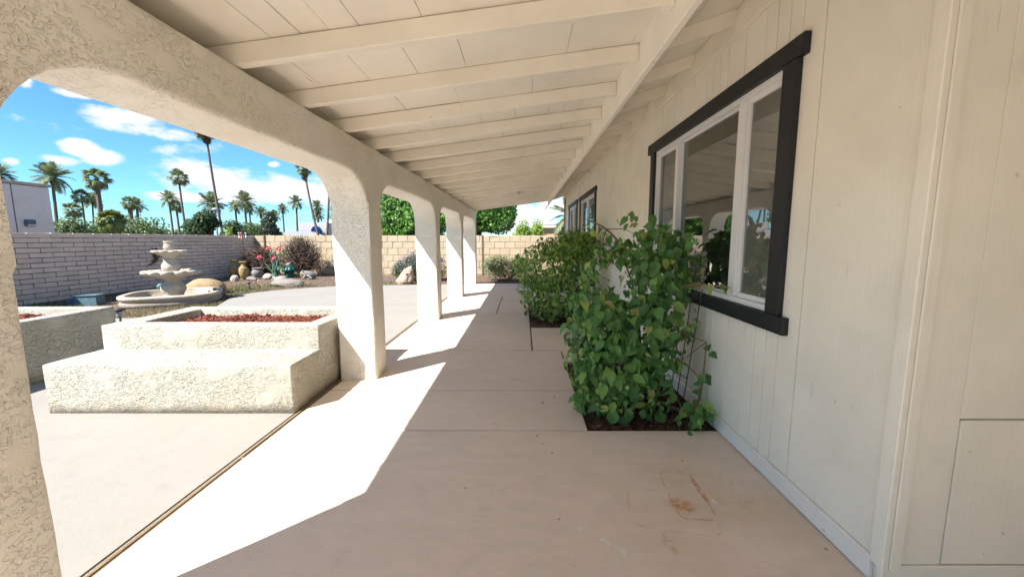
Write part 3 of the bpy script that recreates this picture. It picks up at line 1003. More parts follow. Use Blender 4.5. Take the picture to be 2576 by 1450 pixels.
# rooms behind the windows
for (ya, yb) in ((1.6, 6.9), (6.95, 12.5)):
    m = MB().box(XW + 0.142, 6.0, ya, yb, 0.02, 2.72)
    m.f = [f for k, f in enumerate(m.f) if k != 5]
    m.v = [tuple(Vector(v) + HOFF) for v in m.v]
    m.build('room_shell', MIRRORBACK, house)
# house eave: fascia, rafter tails, soffit boards, roof
HS = 0.33
def tz(x): return 2.632 + (x - XW) * HS
TY = [2.67 + 0.60 * k for k in range(-13, 17)]  # eave run on unseen behind the camera to shade the facing wall
def sl(name, mat, x0, x1, y0, y1, a, b, bevel=0.003):
    m = MB()
    m.add([(x0, y0, tz(x0) + a), (x1, y0, tz(x1) + a), (x1, y1, tz(x1) + a), (x0, y1, tz(x0) + a),
           (x0, y0, tz(x0) + b), (x1, y0, tz(x1) + b), (x1, y1, tz(x1) + b), (x0, y1, tz(x0) + b)],
          [(3, 2, 1, 0), (4, 5, 6, 7), (0, 1, 5, 4), (1, 2, 6, 5), (2, 3, 7, 6), (3, 0, 4, 7)])
    m.v = [tuple(Vector(v) + HOFF) for v in m.v]
    return m.build(name, mat, house, bevel=bevel, seg=1)
for y in TY:
    sl('rafter_tail', RAFT, 0.762, XW + (0.0 if y > 1.35 else 3.8), y - 0.022, y + 0.022, 0, 0.095)
for a, b in zip(TY, TY[1:] + [HEND + 0.5]):
    for (xa, xb) in ((0.762, 1.045), (1.048, XW + 0.10 if b > 1.9 else 5.2)):
        sl('soffit_board', CEIL, xa, xb, a + 0.001, b - 0.001, 0.0955, 0.112, 0.0015)
    if a > 1.35:
        hbox('eave_blocking', WALLP, XW - 0.004, XW + 0.0114, a + 0.0225, b - 0.0225, 2.662, 2.725, 0.002)
sl('roof', ROOFG, 0.73, 9.0, TY[0], HEND + 0.55, 0.114, 0.16, 0)
hbox('fascia', RAFT, 0.7205, 0.7605, TY[0], HEND + 0.55, 2.290, 2.535, 0.005)
# electrical conduit down the far end of the wall and a loose cable
m = MB().tube([tuple(Vector((XW - 0.02, HEND - 0.15, z)) + HOFF) for z in (0.0, 1.2, 2.56)], 0.03, 8)
m.build('downpipe', TANWOOD, house, smooth=True)
cab = MB()
pts = [(XW - 0.006, 6.55, 2.55), (XW - 0.008, 6.53, 2.3), (XW - 0.012, 6.42, 1.98), (XW - 0.016, 6.2, 1.93), (XW - 0.014, 6.02, 2.05), (XW - 0.012, 5.88, 2.22)]
def spline(ps, n=8):
    out = []
    ps = [Vector(p) for p in ps]
    for i in range(len(ps) - 1):
        p0, p1, p2, p3 = ps[max(i - 1, 0)], ps[i], ps[i + 1], ps[min(i + 2, len(ps) - 1)]
        for k in range(n):
            t = k / n
            out.append(0.5 * ((2 * p1) + (-p0 + p2) * t + (2 * p0 - 5 * p1 + 4 * p2 - p3) * t * t + (-p0 + 3 * p1 - 3 * p2 + p3) * t ** 3))
    out.append(ps[-1])
    return out
cab.tube(spline(pts), 0.004, 6)
tag(cab.build('loose_cable', RAFT, smooth=True), 'thin cream cable hanging in a loop on the wall beyond the big window', 'cable')
cab = MB().tube(spline([(XW - 0.008, 9.53, 2.55), (XW - 0.01, 9.54, 1.9), (XW - 0.01, 9.53, 1.2), (XW - 0.01, 9.55, 0.3)]), 0.010, 6)
tag(cab.build('wall_conduit', RAFT, smooth=True), 'thin painted conduit running down the wall between the two far windows', 'conduit')

# ================================================================ PLANTERS
def scatter_chips(name, mat, parent, x0, x1, y0, y1, zf, n, size, seedv, off=Vector((0, 0, 0)), flat=0.35):
    r = np.random.default_rng(seedv)
    V = np.array([(-1, -.28, -.12), (1, -.2, -.1), (.9, .25, -.12), (-.9, .3, -.1), (-.95, -.2, .12), (.85, -.16, .1), (1.0, .2, .14), (-.8, .22, .1)]) * 0.5
    F = np.array([(3, 2, 1, 0), (4, 5, 6, 7), (0, 1, 5, 4), (1, 2, 6, 5), (2, 3, 7, 6), (3, 0, 4, 7)])
    x = r.uniform(x0, x1, n); y = r.uniform(y0, y1, n)
    z = np.array([zf(a, b) for a, b in zip(x, y)]) + r.uniform(0, size * 0.35, n)
    yaw = r.uniform(0, 2 * math.pi, n); p = r.normal(0, flat, n); q = r.normal(0, flat, n)
    mats = np.array([np.array(Euler((a, b, c)).to_matrix()) for a, b, c in zip(p, q, yaw)])
    me = scatter(name, V, F, np.stack([x, y, z], 1) + np.array(off), mats, r.uniform(0.6, 1.3, n) * size)
    o = obj(name, me, parent, mat)
    tag(o, kind='stuff')
    return o

def stepped_planter(x0, x1, label, seed):
    root = empty('planter', ((x0 + x1) / 2, 3.5, 0))
    tag(root, label, 'planter', 'stepped stucco planters in the yard')
    off = Vector((-(x0 + x1) / 2, -3.5, 0))
    YF, YS, YB, ZS, ZT, T = 2.84, 3.275, 4.23, 0.372, 0.577, 0.15
    def pb(name, a, b, c, d, e, f, bev=0.014):
        m = MB().box(a, b, c, d, e, f)
        me = m.mesh(name)
        bm = bmesh.new(); bm.from_mesh(me)
        es = [ed for ed in bm.edges if not all(abs(v.co.z - e) < 1e-6 for v in ed.verts)]
        bmesh.ops.bevel(bm, geom=es, offset=bev, segments=3, affect='EDGES', profile=0.5)
        bmesh.ops.subdivide_edges(bm, edges=[ed for ed in bm.edges if ed.calc_length() > 0.1], cuts=3, use_grid_fill=True)
        bmesh.ops.triangulate(bm, faces=[fc for fc in bm.faces if len(fc.verts) > 4])
        bm.to_mesh(me); bm.free()
        wobble(me, 0.005, 2.6)
        me.shade_smooth()
        me.transform(Matrix.Translation(off))
        return obj(name, me, root, STUCCO_PL)
    pb('bench_step', x0, x1, YF, YS + 0.03, -0.02, ZS)
    pb('planter_wall', x0 + 0.004, x1 - 0.004, YS, YS + T, -0.02, ZT)
    pb('planter_wall', x0 + 0.006, x1 - 0.006, YB - T, YB, -0.02, ZT + 0.002)
    pb('planter_wall', x0 + 0.005, x0 + T + 0.06, YS + T - 0.03, YB - T + 0.03, -0.02, ZT - 0.001)
    pb('planter_wall', x1 - T - 0.0, x1 - 0.005, YS + T - 0.03, YB - T + 0.03, -0.02, ZT - 0.0015)
    zf = lambda x, y: 0.487 + 0.03 * mnoise.noise(Vector((x * 3 + seed, y * 3, 0)))
    m = MB()
    nx, ny = 24, 10
    ax, bx, ay, by = x0 + 0.1, x1 - 0.1, YS + T - 0.05, YB - T + 0.05
    for j in range(ny + 1):
        for i in range(nx + 1):
            X, Y = ax + (bx - ax) * i / nx, ay + (by - ay) * j / ny
            m.v.append(tuple(Vector((X, Y, zf(X, Y))) + off))
    for j in range(ny):
        for i in range(nx):
            a = j * (nx + 1) + i
            m.f.append((a, a + 1, a + nx + 2, a + nx + 1))
    m.build('soil', SOIL_R, root, smooth=True)
    scatter_chips('bark_mulch', MULCH_R, root, x0 + 0.22, x1 - 0.17, YS + T + 0.01, YB - T - 0.01, zf, 3000, 0.055, seed, off, 0.30)
    return root
stepped_planter(-3.59, -1.728, 'stepped cream stucco planter with red bark chips beside the porch column', 21)
stepped_planter(-6.40, -4.44, 'cream stucco planter behind the nearest column, to the left of the stepped one', 22)

# ================================================================ BLOCK WALLS
def block_mesh(name, lx, ly, lz, bev, mat, seed):
    m = MB().box(-lx / 2, lx / 2, -ly / 2, ly / 2, -lz / 2, lz / 2)
    me = m.mesh(name)
    bm = bmesh.new(); bm.from_mesh(me)
    bmesh.ops.bevel(bm, geom=list(bm.edges), offset=bev, segments=1, affect='EDGES')
    r = random.Random(seed)
    for v in bm.verts:
        v.co += Vector((r.uniform(-1, 1), r.uniform(-1, 1), r.uniform(-1, 1))) * bev * 0.5
    bm.to_mesh(me); bm.free()
    me.materials.append(mat)
    return me

def wall_left():
    X = -9.85
    y0, y1 = 6.6, 14.42
    root = empty('block_wall', (X, 10.5, 0))
    tag(root, 'long grey slump block wall behind the fountain', 'wall')
    ch, bl = 0.1015, 0.405
    top = 1.432
    n = 14
    cap = block_mesh('block', 0.165, bl - 0.008, ch - 0.008, 0.006, BLOCK_G, 1)
    full = [block_mesh('block', 0.15, bl - 0.013, ch - 0.013, 0.006, BLOCK_G, s) for s in range(4)]
    half = block_mesh('block', 0.15, bl / 2 - 0.013, ch - 0.013, 0.006, BLOCK_G, 9)
    r = random.Random(4)
    core = MB().box(-0.066, 0.066, 4.0 - 10.5, y1 - 10.5 + 0.16, -0.1, top - 0.02)
    core.build('mortar', MORT_G, root)
    for k in range(n):
        zc = top - ch * (k + 0.5)
        y = y0 + (bl / 2 if k % 2 else 0)
        while y < y1 - 0.06:
            ln = min(bl, y1 + 0.14 - y)
            me = cap if k == 0 else r.choice(full)
            o = obj('block', me, root, loc=(r.uniform(-0.003, 0.003), y + ln / 2 - 10.5, zc + r.uniform(-.002, .002)),
                    rot=(r.uniform(-.004, .004), 0, r.uniform(-.004, .004)))
            if ln < bl - 0.01: o.scale = (1, ln / bl, 1)
            y += bl
wall_left_obj = wall_left()

def wall_far():
    Y = 14.5
    root = empty('block_wall', (-4, Y, 0))
    tag(root, 'sunlit tan block wall across the far end of the yard', 'wall')
    ch, bl = 0.236, 0.372
    top = 1.44
    r = random.Random(6)
    full = [block_mesh('block', bl - 0.014, 0.15, ch - 0.014, 0.008, BLOCK_T, s) for s in range(4)]
    MB().box(-5.77, 10.0, -0.068, 0.068, -0.1, top - 0.02).build('mortar', MORT_T, root)
    for k in range(6):
        zc = top - ch * (k + 0.5)
        x = -9.76 + (bl / 2 if k % 2 else 0)
        while x < 2.2:
            obj('block', r.choice(full), root, loc=(x + bl / 2 + 4, r.uniform(-.004, .004), zc + r.uniform(-.002, .002)),
                rot=(0, r.uniform(-.004, .004), r.uniform(-.004, .004)))
            x += bl
    # narrow dark upright strips on the wall's face
    for (x, w) in ((-9.40, 0.05), (-1.47, 0.05)):
        MB().box(x + 4 - w / 2, x + 4 + w / 2, -0.10, -0.068, 0.02, top + 0.02).build('dark_strip', BARK, root, bevel=0.004, seg=1)
wall_far()

# ================================================================ FOUNTAIN
def fountain():
    C = (-7.42, 8.30)
    zg = -0.02
    root = empty('fountain', (C[0], C[1], zg))
    tag(root, 'two tiered cast stone garden fountain with scalloped bowls in a low basin', 'fountain')
    def lobe(r, z, a):
        # rounded-square basin
        n = 3.0
        d = (abs(math.cos(a - 0.5)) ** n + abs(math.sin(a - 0.5)) ** n) ** (-1 / n)
        return r * d * 0.79
    prof = [(0.98, 0.0), (1.0, 0.02), (1.01, 0.06), (0.99, 0.085), (0.965, 0.09), (0.965, 0.115), (1.0, 0.13), (1.02, 0.155),
            (1.03, 0.18), (1.02, 0.205), (0.99, 0.212), (0.90, 0.212), (0.885, 0.20), (0.88, 0.05), (0.0, 0.05)]
    MB().lathe([(r, z) for r, z in prof[:5]], 96, wob=lobe).build('basin_foot', STONE_PINK, root, smooth=True)
    MB().lathe([(r, z) for r, z in prof[4:]], 96, wob=lobe).build('basin', STONE_CAST, root, smooth=True)
    MB().lathe([(0.16, 0.04), (0.21, 0.05), (0.21, 0.09), (0.18, 0.12), (0.16, 0.15), (0.17, 0.19), (0.205, 0.25), (0.215, 0.30),
                (0.19, 0.36), (0.15, 0.41), (0.135, 0.44), (0.145, 0.455), (0.13, 0.47)], 40,
               wob=lambda r, z, a: r * (1 + 0.025 * abs(math.sin(a * 4)) if 0.15 < z < 0.4 else 1)).build('pedestal', STONE_CAST, root, smooth=True)
    def scal(nl, amp, z0, z1):
        def w(r, z, a):
            t = max(0.0, min(1.0, (z - z0) / (z1 - z0)))
            return r * (1 + amp * t * (abs(math.cos(a * nl / 2)) - 0.5))
        return w
    MB().lathe([(0.13, 0.46), (0.16, 0.49), (0.22, 0.53), (0.34, 0.565), (0.41, 0.585), (0.445, 0.60), (0.46, 0.63), (0.455, 0.66), (0.43, 0.675),
                (0.39, 0.665), (0.36, 0.64), (0.30, 0.62), (0.1, 0.61), (0.0, 0.61)], 120, wob=scal(12, 0.20, 0.48, 0.62)).build('lower_bowl', STONE_CAST, root, smooth=True)
    MB().lathe([(0.12, 0.60), (0.125, 0.66), (0.15, 0.69), (0.16, 0.74), (0.155, 0.79), (0.125, 0.84), (0.11, 0.87), (0.12, 0.885), (0.12, 0.905), (0.10, 0.915)], 40,
               wob=lambda r, z, a: r * (1 + 0.03 * abs(math.sin(a * 4)) if 0.68 < z < 0.85 else 1)).build('middle_urn', STONE_CAST, root, smooth=True)
    MB().lathe([(0.10, 0.90), (0.115, 0.96), (0.15, 1.0), (0.21, 1.025), (0.25, 1.04), (0.27, 1.06), (0.268, 1.085), (0.25, 1.095), (0.22, 1.08), (0.18, 1.06), (0.05, 1.055), (0.0, 1.055)], 96,
               wob=scal(10, 0.22, 0.95, 1.06)).build('upper_bowl', STONE_CAST, root, smooth=True)
    MB().lathe([(0.07, 1.05), (0.075, 1.10), (0.095, 1.13), (0.098, 1.16), (0.085, 1.20), (0.075, 1.235), (0.085, 1.255), (0.092, 1.27), (0.085, 1.28), (0.06, 1.282), (0.05, 1.26), (0.0, 1.25)], 32).build('finial', STONE_CAST, root, smooth=True)
    # dry leaves and a little grey silt in the basin
    MB().lathe([(0.885, 0.058), (0.0, 0.062)], 96, wob=lobe).build('silt', ROCK_G, root, smooth=True)
    b = MB().lathe([(0.0, -0.075), (0.03, -0.069), (0.055, -0.05), (0.071, -0.023), (0.075, 0.0), (0.071, 0.023), (0.055, 0.05), (0.03, 0.069), (0.0, 0.075)], 20).build('garden_ball', BALLC, None, smooth=True)
    b.location = (-8.02, 8.66, 0.262)
    tag(b, 'dark teal ball resting on the back rim of the fountain basin', 'ball')
    s = MB().tube([(-0.06, 0, 0), (-0.04, 0, 0.045), (0.04, 0, 0.05), (0.07, 0, 0.0)], [0.03, 0.035, 0.035, 0.025], 10).build('pump_cover', STONE_CAST, None, smooth=True)
    s.location = (-7.60, 8.02, 0.055)
    tag(s, 'small pale pump cover lying inside the fountain basin', 'pump')
fountain()

# ================================================================ ROCKS
def rock(name, dims, mat, loc, label, seed, cat='rock', group=None, angular=0.25, rz=0.0, sub=3, rough=0.10, sink=0.25, taper=0.0):
    bm = bmesh.new()
    bmesh.ops.create_icosphere(bm, subdivisions=sub, radius=1.0)
    r = random.Random(seed)
    planes = [(Vector((r.gauss(0, 1), r.gauss(0, 1), r.gauss(0, 1))).normalized(), r.uniform(0.62, 0.9)) for _ in range(9)]
    so = Vector((seed * 3.7, seed * 1.3, 0))
    for v in bm.verts:
        p = v.co.copy()
        for nrm, d in planes:
            e = p.dot(nrm) - d
            if e > 0: p -= nrm * e * angular * 3
        p *= 1 + rough * mnoise.noise(p * 1.6 + so) + rough * 0.4 * mnoise.noise(p * 4.5 + so)
        k = 1 - taper * max(0.0, (p.z + 0.6) / 1.6)
        v.co = Vector((p.x * k * dims[0] / 2 + taper * 0.22 * dims[0] * (p.z + 0.6), p.y * k * dims[1] / 2, p.z * dims[2] / 2))
    me = bpy.data.meshes.new(name)
    bm.to_mesh(me); bm.free()
    if angular < 0.2: me.shade_smooth()
    zb = min(v.co.z for v in me.vertices)
    me.transform(Matrix.Translation((0, 0, -zb - dims[2] * sink)))
    o = obj(name, me, None, mat, loc=loc, rot=(0, 0, rz))
    tag(o, label, cat, group)
    return o
def gnd(x, y, dz=0.0): return (x, y, GH(x, y) + dz)
rock('boulder', (0.92, 0.65, 0.52), ROCK_T, gnd(-7.80, 9.62), 'large smooth tan boulder behind the fountain basin', 1, 'boulder', angular=0.06, rough=0.08)
rock('boulder', (0.30, 0.26, 0.30), ROCK_G, gnd(-7.17, 9.18), 'small jagged brown rock at the right end of the tan boulder', 2, 'rock', angular=0.33)
rock('boulder', (0.74, 0.5, 0.70), ROCK_P, gnd(-3.55, 11.8), 'upright pinkish boulder in front of the purple flowering shrub', 5, 'boulder', angular=0.33, rough=0.16, sink=0.14, taper=0.75)
rock('boulder', (0.92, 0.5, 0.36), ROCK_G, gnd(-6.62, 11.05), 'flat grey tan boulder lying at the edge of the gravel bed', 8, 'boulder', angular=0.22)
rock('stone', (0.30, 0.22, 0.28), ROCK_W, gnd(-8.72, 11.85), 'white block shaped stone in front of the leaning yellow vase', 11, angular=0.36, sub=2)
rock('stone', (0.34, 0.24, 0.19), ROCK_G, gnd(-8.30, 12.0), 'dark grey stone right of the upright yellow vase', 12, angular=0.3, sub=2)
rock('stone', (0.36, 0.28, 0.26), ROCK_W, gnd(-8.02, 12.35), 'pale round stone below the red metal flowers', 13, angular=0.3, sub=2)
rock('stone', (0.32, 0.22, 0.14), ROCK_G, gnd(-7.72, 12.6), 'low grey stone behind the white turtle', 14, angular=0.25, sub=2)
rock('stone', (0.10, 0.08, 0.07), ROCK_W, gnd(-8.02, 11.9), 'tiny white pebble in front of the pale round stone', 15, angular=0.2, sub=2)

# ================================================================ CORNER ORNAMENTS
def vase(loc, rz, tilt, label):
    root = empty('vase', loc, rz)
    root.rotation_euler = (0, tilt, rz)
    tag(root, label, 'vase', 'yellow clay vases')
    prof = [(0.0, 0.0), (0.055, 0.0), (0.062, 0.02), (0.085, 0.09), (0.115, 0.19), (0.130, 0.28), (0.128, 0.34), (0.105, 0.40), (0.062, 0.445), (0.05, 0.49), (0.055, 0.53), (0.075, 0.56)]
    MB().lathe(prof, 28).build('body', CLAY_Y, root, smooth=True)
    MB().lathe([(0.075, 0.556), (0.096, 0.562), (0.098, 0.58), (0.086, 0.586), (0.06, 0.575), (0.045, 0.50), (0.0, 0.45)], 28).build('rim', CLAY_Y, root, smooth=True)
    MB().lathe([(0.1225, 0.36), (0.128, 0.366), (0.122, 0.375), (0.113, 0.39)], 28).build('band', STONE_PINK, root, smooth=True)
    # incised leaf panel on the belly
    m = MB()
    for k in range(2):
        pts = []
        for i in range(9):
            t = i / 8
            z = 0.10 + 0.2 * t
            a = -R(100) + (0.22 if k else -0.22) * math.sin(t * math.pi)
            r = 0.090 + 0.042 * math.sin(min(1, (z - 0.05) / 0.5) * math.pi * 0.55) + 0.002
            pts.append((r * math.cos(a), r * math.sin(a), z))
        m.tube(pts, 0.006, 5)
    m.build('leaf_relief', CLAY_Y, root, smooth=True)
vase(gnd(-9.36, 12.62, 0.0), 0.2, R(7), 'leaning yellow clay vase close to the grey block wall')
vase(gnd(-8.60, 12.1, -0.02), 0.0, 0.0, 'upright yellow clay vase, nearer to the red flowers')
def grey_pot():
    root = empty('pot', gnd(-8.62, 12.75))
    tag(root, 'round grey garden pot between the upright vase and the red flowers', 'pot')
    MB().lathe([(0.0, 0.0), (0.09, 0.0), (0.13, 0.05), (0.165, 0.13), (0.16, 0.20), (0.12, 0.255), (0.105, 0.275)], 28).build('body', POT_G, root, smooth=True)
    MB().lathe([(0.105, 0.27), (0.14, 0.29), (0.15, 0.31), (0.135, 0.315), (0.10, 0.29), (0.08, 0.2), (0.0, 0.15)], 28).build('rim', POT_G, root, smooth=True)
grey_pot()
def metal_flowers():
    root = empty('metal_flowers', gnd(-8.15, 12.9))
    tag(root, 'garden ornament of red metal flowers on tall green stems', 'ornament')
    specs = [(-0.16, 0.03, 0.93, 0.2), (0.24, 0.02, 0.92, -0.2), (-0.42, -0.05, 0.66, 0.5), (0.12, -0.12, 0.62, -0.1)]
    for i, (dx, dy, h, t) in enumerate(specs):
        MB().tube(spline([(0.05 * (i - 1.5), 0, 0), (dx * 0.35, dy * 0.5, h * 0.45), (dx * 0.8, dy, h * 0.8), (dx, dy - 0.03, h)]), [0.026 - 0.0006 * k for k in range(25)], 7).build('stem', GREEN_METAL, root, smooth=True)
        fl = empty('flower', (dx, dy - 0.06, h), parent=root)
        fl.rotation_euler = (R(50), t * 0.8, 0)
        for k in range(6):
            a = k * math.pi / 3 + i
            m = MB()
            L, W = 0.10, 0.042
            prof = [(0, 0.01), (0.35, W), (0.7, W * 0.9), (1.0, 0.004)]
            for (tt, w) in prof:
                z = 0.05 * tt * tt - 0.02
                for s in (-1, 0, 1):
                    x, y = L * tt, s * w
                    m.v.append((x * math.cos(a) - y * math.sin(a), x * math.sin(a) + y * math.cos(a), z + (0.012 if s else 0)))
            for q in range(3):
                for s in range(2):
                    b = q * 3 + s
                    m.f.append((b, b + 1, b + 4, b + 3))
            m.build('petal', RED, fl)
        MB().lathe([(0.022, -0.02), (0.03, 0.0), (0.02, 0.03), (0.0, 0.04)], 10).build('flower_heart', ROCK_W, fl, smooth=True)
    # sword leaves of sheet metal
    for i, (a, L, ln) in enumerate(((0.4, 0.55, 0.25), (2.4, 0.62, 0.2), (1.3, 0.75, 0.12), (-0.4, 0.45, 0.3), (3.5, 0.4, 0.3), (1.9, 0.98, 0.06))):
        m = MB()
        for k in range(7):
            t = k / 6
            w = 0.055 * math.sin(math.pi * min(1, 0.15 + t * 0.85)) + 0.004
            c = Vector((math.cos(a) * ln * t * t * 1.2, 0.04 + math.sin(a) * 0.1 * t, L * t * (1 - 0.15 * t)))
            for s in (-1, 0, 1):
                m.v.append(tuple(c + Vector((s * w, 0.02 * abs(s), 0))))
        for k in range(6):
            for s in range(2):
                b = k * 3 + s
                m.f.append((b, b + 1, b + 4, b + 3))
        m.build('leaf_blade', GREEN_METAL, root)
metal_flowers()
def teal_figure():
    root = empty('garden_figure', gnd(-7.72, 13.0))
    tag(root, 'dark teal glazed garden figure with a pleated skirt by the dry bush', 'ornament')
    MB().lathe([(0.0, 0.0), (0.16, 0.0), (0.15, 0.08), (0.12, 0.2), (0.09, 0.3), (0.07, 0.33)], 40, wob=lambda r, z, a: r * (1 + 0.14 * abs(math.sin(a * 5)) * (1 - z / 0.4))).build('base', TEAL, root, smooth=True)
    MB().lathe([(0.17, 0.22), (0.21, 0.20), (0.19, 0.28), (0.12, 0.37), (0.07, 0.40)], 40, wob=lambda r, z, a: r * (1 + 0.16 * abs(math.sin(a * 5)))).build('skirt', TEAL, root, smooth=True)
    MB().lathe([(0.0, 0.38), (0.07, 0.39), (0.085, 0.43), (0.06, 0.48), (0.0, 0.50)], 20).build('head', POT_G, root, smooth=True)
teal_figure()
def ell(m, c, r, n=12, k=8):
    prof = [(math.sin(math.pi * i / k), -math.cos(math.pi * i / k)) for i in range(k + 1)]
    b = len(m.v)
    m.lathe(prof, n)
    for i in range(b, len(m.v)):
        v = m.v[i]
        m.v[i] = (c[0] + v[0] * r[0], c[1] + v[1] * r[1], c[2] + v[2] * r[2])
    return m
def turtle(loc, rz, mat, label, s=1.0):
    root = empty('turtle_statue', loc, rz)
    root.scale = (s, s, s)
    tag(root, label, 'statue', 'turtle statues')
    m = MB().lathe([(0.0, 0.115), (0.05, 0.11), (0.10, 0.085), (0.13, 0.05), (0.14, 0.035), (0.13, 0.025), (0.0, 0.02)], 20,
                   wob=lambda r, z, a: r * (1 + 0.15 * math.cos(2 * a)))
    m.build('shell', mat, root, smooth=True)
    MB().tube([(0.10, 0, 0.04), (0.15, 0, 0.055), (0.19, 0, 0.08), (0.225, 0, 0.085), (0.245, 0, 0.078)], [0.03, 0.028, 0.03, 0.034, 0.015], 10).build('head', mat, root, smooth=True)
    for sx in (-1, 1):
        for sy in (-1, 1):
            MB().tube([(sx * 0.09, sy * 0.08, 0.04), (sx * 0.115, sy * 0.12, 0.03), (sx * 0.14, sy * 0.14, 0.012)], [0.03, 0.028, 0.02], 8).build('leg', mat, root, smooth=True)
    MB().tube([(-0.14, 0, 0.035), (-0.19, 0, 0.025)], [0.015, 0.004], 6).build('tail', mat, root, smooth=True)
turtle(gnd(-7.55, 12.15), 2.8, ROCK_W, 'white turtle statue in front of the teal figure', 1.1)
turtle(gnd(-7.45, 13.15), 3.3, CLAY_Y, 'yellowish turtle statue beside the grey frog', 1.25)
def frog():
    root = empty('frog_statue', gnd(-6.95, 12.75), 3.6)
    tag(root, 'grey stone frog statue crouching at the foot of the tan block wall', 'statue')
    MB().tube([(-0.22, 0, 0.06), (-0.12, 0, 0.11), (0.0, 0, 0.15), (0.12, 0, 0.18), (0.20, 0, 0.18), (0.25, 0, 0.17)], [0.04, 0.10, 0.12, 0.10, 0.085, 0.03], 14).build('body', POT_G, root, smooth=True)
    for s in (-1, 1):
        m = MB(); ell(m, (0.17, s * 0.055, 0.265), (0.03, 0.03, 0.03)); m.build('eye', POT_G, root, smooth=True)
        MB().tube([(-0.12, s * 0.09, 0.08), (0.02, s * 0.17, 0.12), (-0.10, s * 0.18, 0.03), (0.04, s * 0.20, 0.015)], [0.06, 0.055, 0.04, 0.025], 10).build('hind_leg', POT_G, root, smooth=True)
        MB().tube([(0.10, s * 0.08, 0.13), (0.14, s * 0.13, 0.06), (0.19, s * 0.13, 0.015)], [0.04, 0.03, 0.025], 8).build('front_leg', POT_G, root, smooth=True)
frog()
def path_light(loc, label, h=0.22):
    root = empty('path_light', loc)
    tag(root, label, 'lamp', 'garden path lights')
    MB().tube([(0, 0, -0.05), (0, 0, h)], 0.011, 8).build('stake', DARKMETAL, root, smooth=True)
    MB().lathe([(0.0, h + 0.10), (0.055, h + 0.085), (0.062, h + 0.07), (0.03, h + 0.06), (0.03, h + 0.055)], 18).build('cap', DARKMETAL, root, smooth=True)
    MB().lathe([(0.026, h + 0.06), (0.028, h + 0.01), (0.02, h - 0.01), (0.0, h - 0.01)], 14).build('lens', POLEG, root, smooth=True)
path_light(gnd(-7.25, 10.35), 'dark path light standing in the gravel in front of the flat boulder', 0.10)
path_light(gnd(-3.33, 11.30), 'slender dark path light in front of the upright pink boulder', 0.26)
path_light(gnd(-4.60, 4.42, 0.36), 'path light behind the far corner of the left planter', 0.10)
def spotlight():
    root = empty('garden_spotlight', gnd(-7.02, 9.02))
    tag(root, 'small spotlight with a white lens by the tan boulder', 'lamp')
    MB().tube([(0, 0, -0.03), (0, 0, 0.10)], 0.012, 8).build('stake', COPPER, root, smooth=True)
    MB().tube([(0.08, 0.05, 0.17), (0.0, 0, 0.15), (-0.07, -0.05, 0.13)], [0.035, 0.05, 0.06], 14).build('hood', COPPER, root, smooth=True)
    MB().tube([(-0.068, -0.049, 0.1305), (-0.078, -0.056, 0.127)], [0.052, 0.05], 14).build('lens', LENS, root, smooth=True)
spotlight()
def blue_bin():
    root = empty('equipment_box', gnd(-8.93, 7.95), 0.35)
    root.scale = (0.66, 0.7, 0.66)
    tag(root, 'blue grey plastic equipment box on the ground by the grey wall', 'box')
    m = MB()
    m.add([(-0.10, -0.24, 0), (0.38, -0.24, 0), (0.38, 0.20, 0), (-0.10, 0.20, 0), (-0.17, -0.20, 0.30), (0.36, -0.20, 0.30), (0.36, 0.18, 0.30), (-0.17, 0.18, 0.30)],
          [(3, 2, 1, 0), (4, 5, 6, 7), (0, 1, 5, 4), (1, 2, 6, 5), (2, 3, 7, 6), (3, 0, 4, 7)])
    m.build('body', BLUEBOX, root, bevel=0.012)
    MB().box(-0.19, 0.375, -0.225, 0.20, 0.301, 0.322).build('lid', BLUEBOX, root, bevel=0.006)
    MB().box(-0.34, -0.12, -0.18, 0.16, 0.0, 0.24).build('motor', BLUEDARK, root, bevel=0.015)
    MB().box(-0.16, -0.04, -0.29, -0.245, 0.0, 0.12).build('plug', BLUEDARK, root, bevel=0.008)
blue_bin()
def lizard():
    root = empty('lizard_ornament', (-9.765, 10.40, 0.84))
    tag(root, 'dark rusty metal lizard ornament hung on the grey block wall', 'ornament')
    MB().tube(spline([(0.01, 0.13, 0.23), (0.02, 0.10, 0.15), (0.02, 0.05, 0.05), (0.02, 0.09, -0.05), (0.015, 0.02, -0.14), (0.01, -0.10, -0.20), (0.0, -0.18, -0.21)], 5),
              [0.02, 0.03, 0.035, 0.038, 0.03, 0.028, 0.032, 0.036, 0.038, 0.04] + [0.045] * 6 + [0.042, 0.04, 0.036, 0.03, 0.026, 0.022, 0.02, 0.018, 0.016, 0.014, 0.012, 0.01, 0.008, 0.007, 0.006], 8).build('body', COPPER, root, smooth=True)
    for (y, z, s, dz) in ((0.10, 0.14, -1, 0.05), (0.10, 0.13, 1, -0.02), (0.07, -0.06, -1, -0.06), (0.08, -0.05, 1, 0.03)):
        MB().tube([(0.02, y, z), (0.02, y + s * 0.07, z + dz), (0.015, y + s * 0.11, z + dz + 0.045)], [0.014, 0.011, 0.014], 6).build('leg', COPPER, root, smooth=True)
lizard()
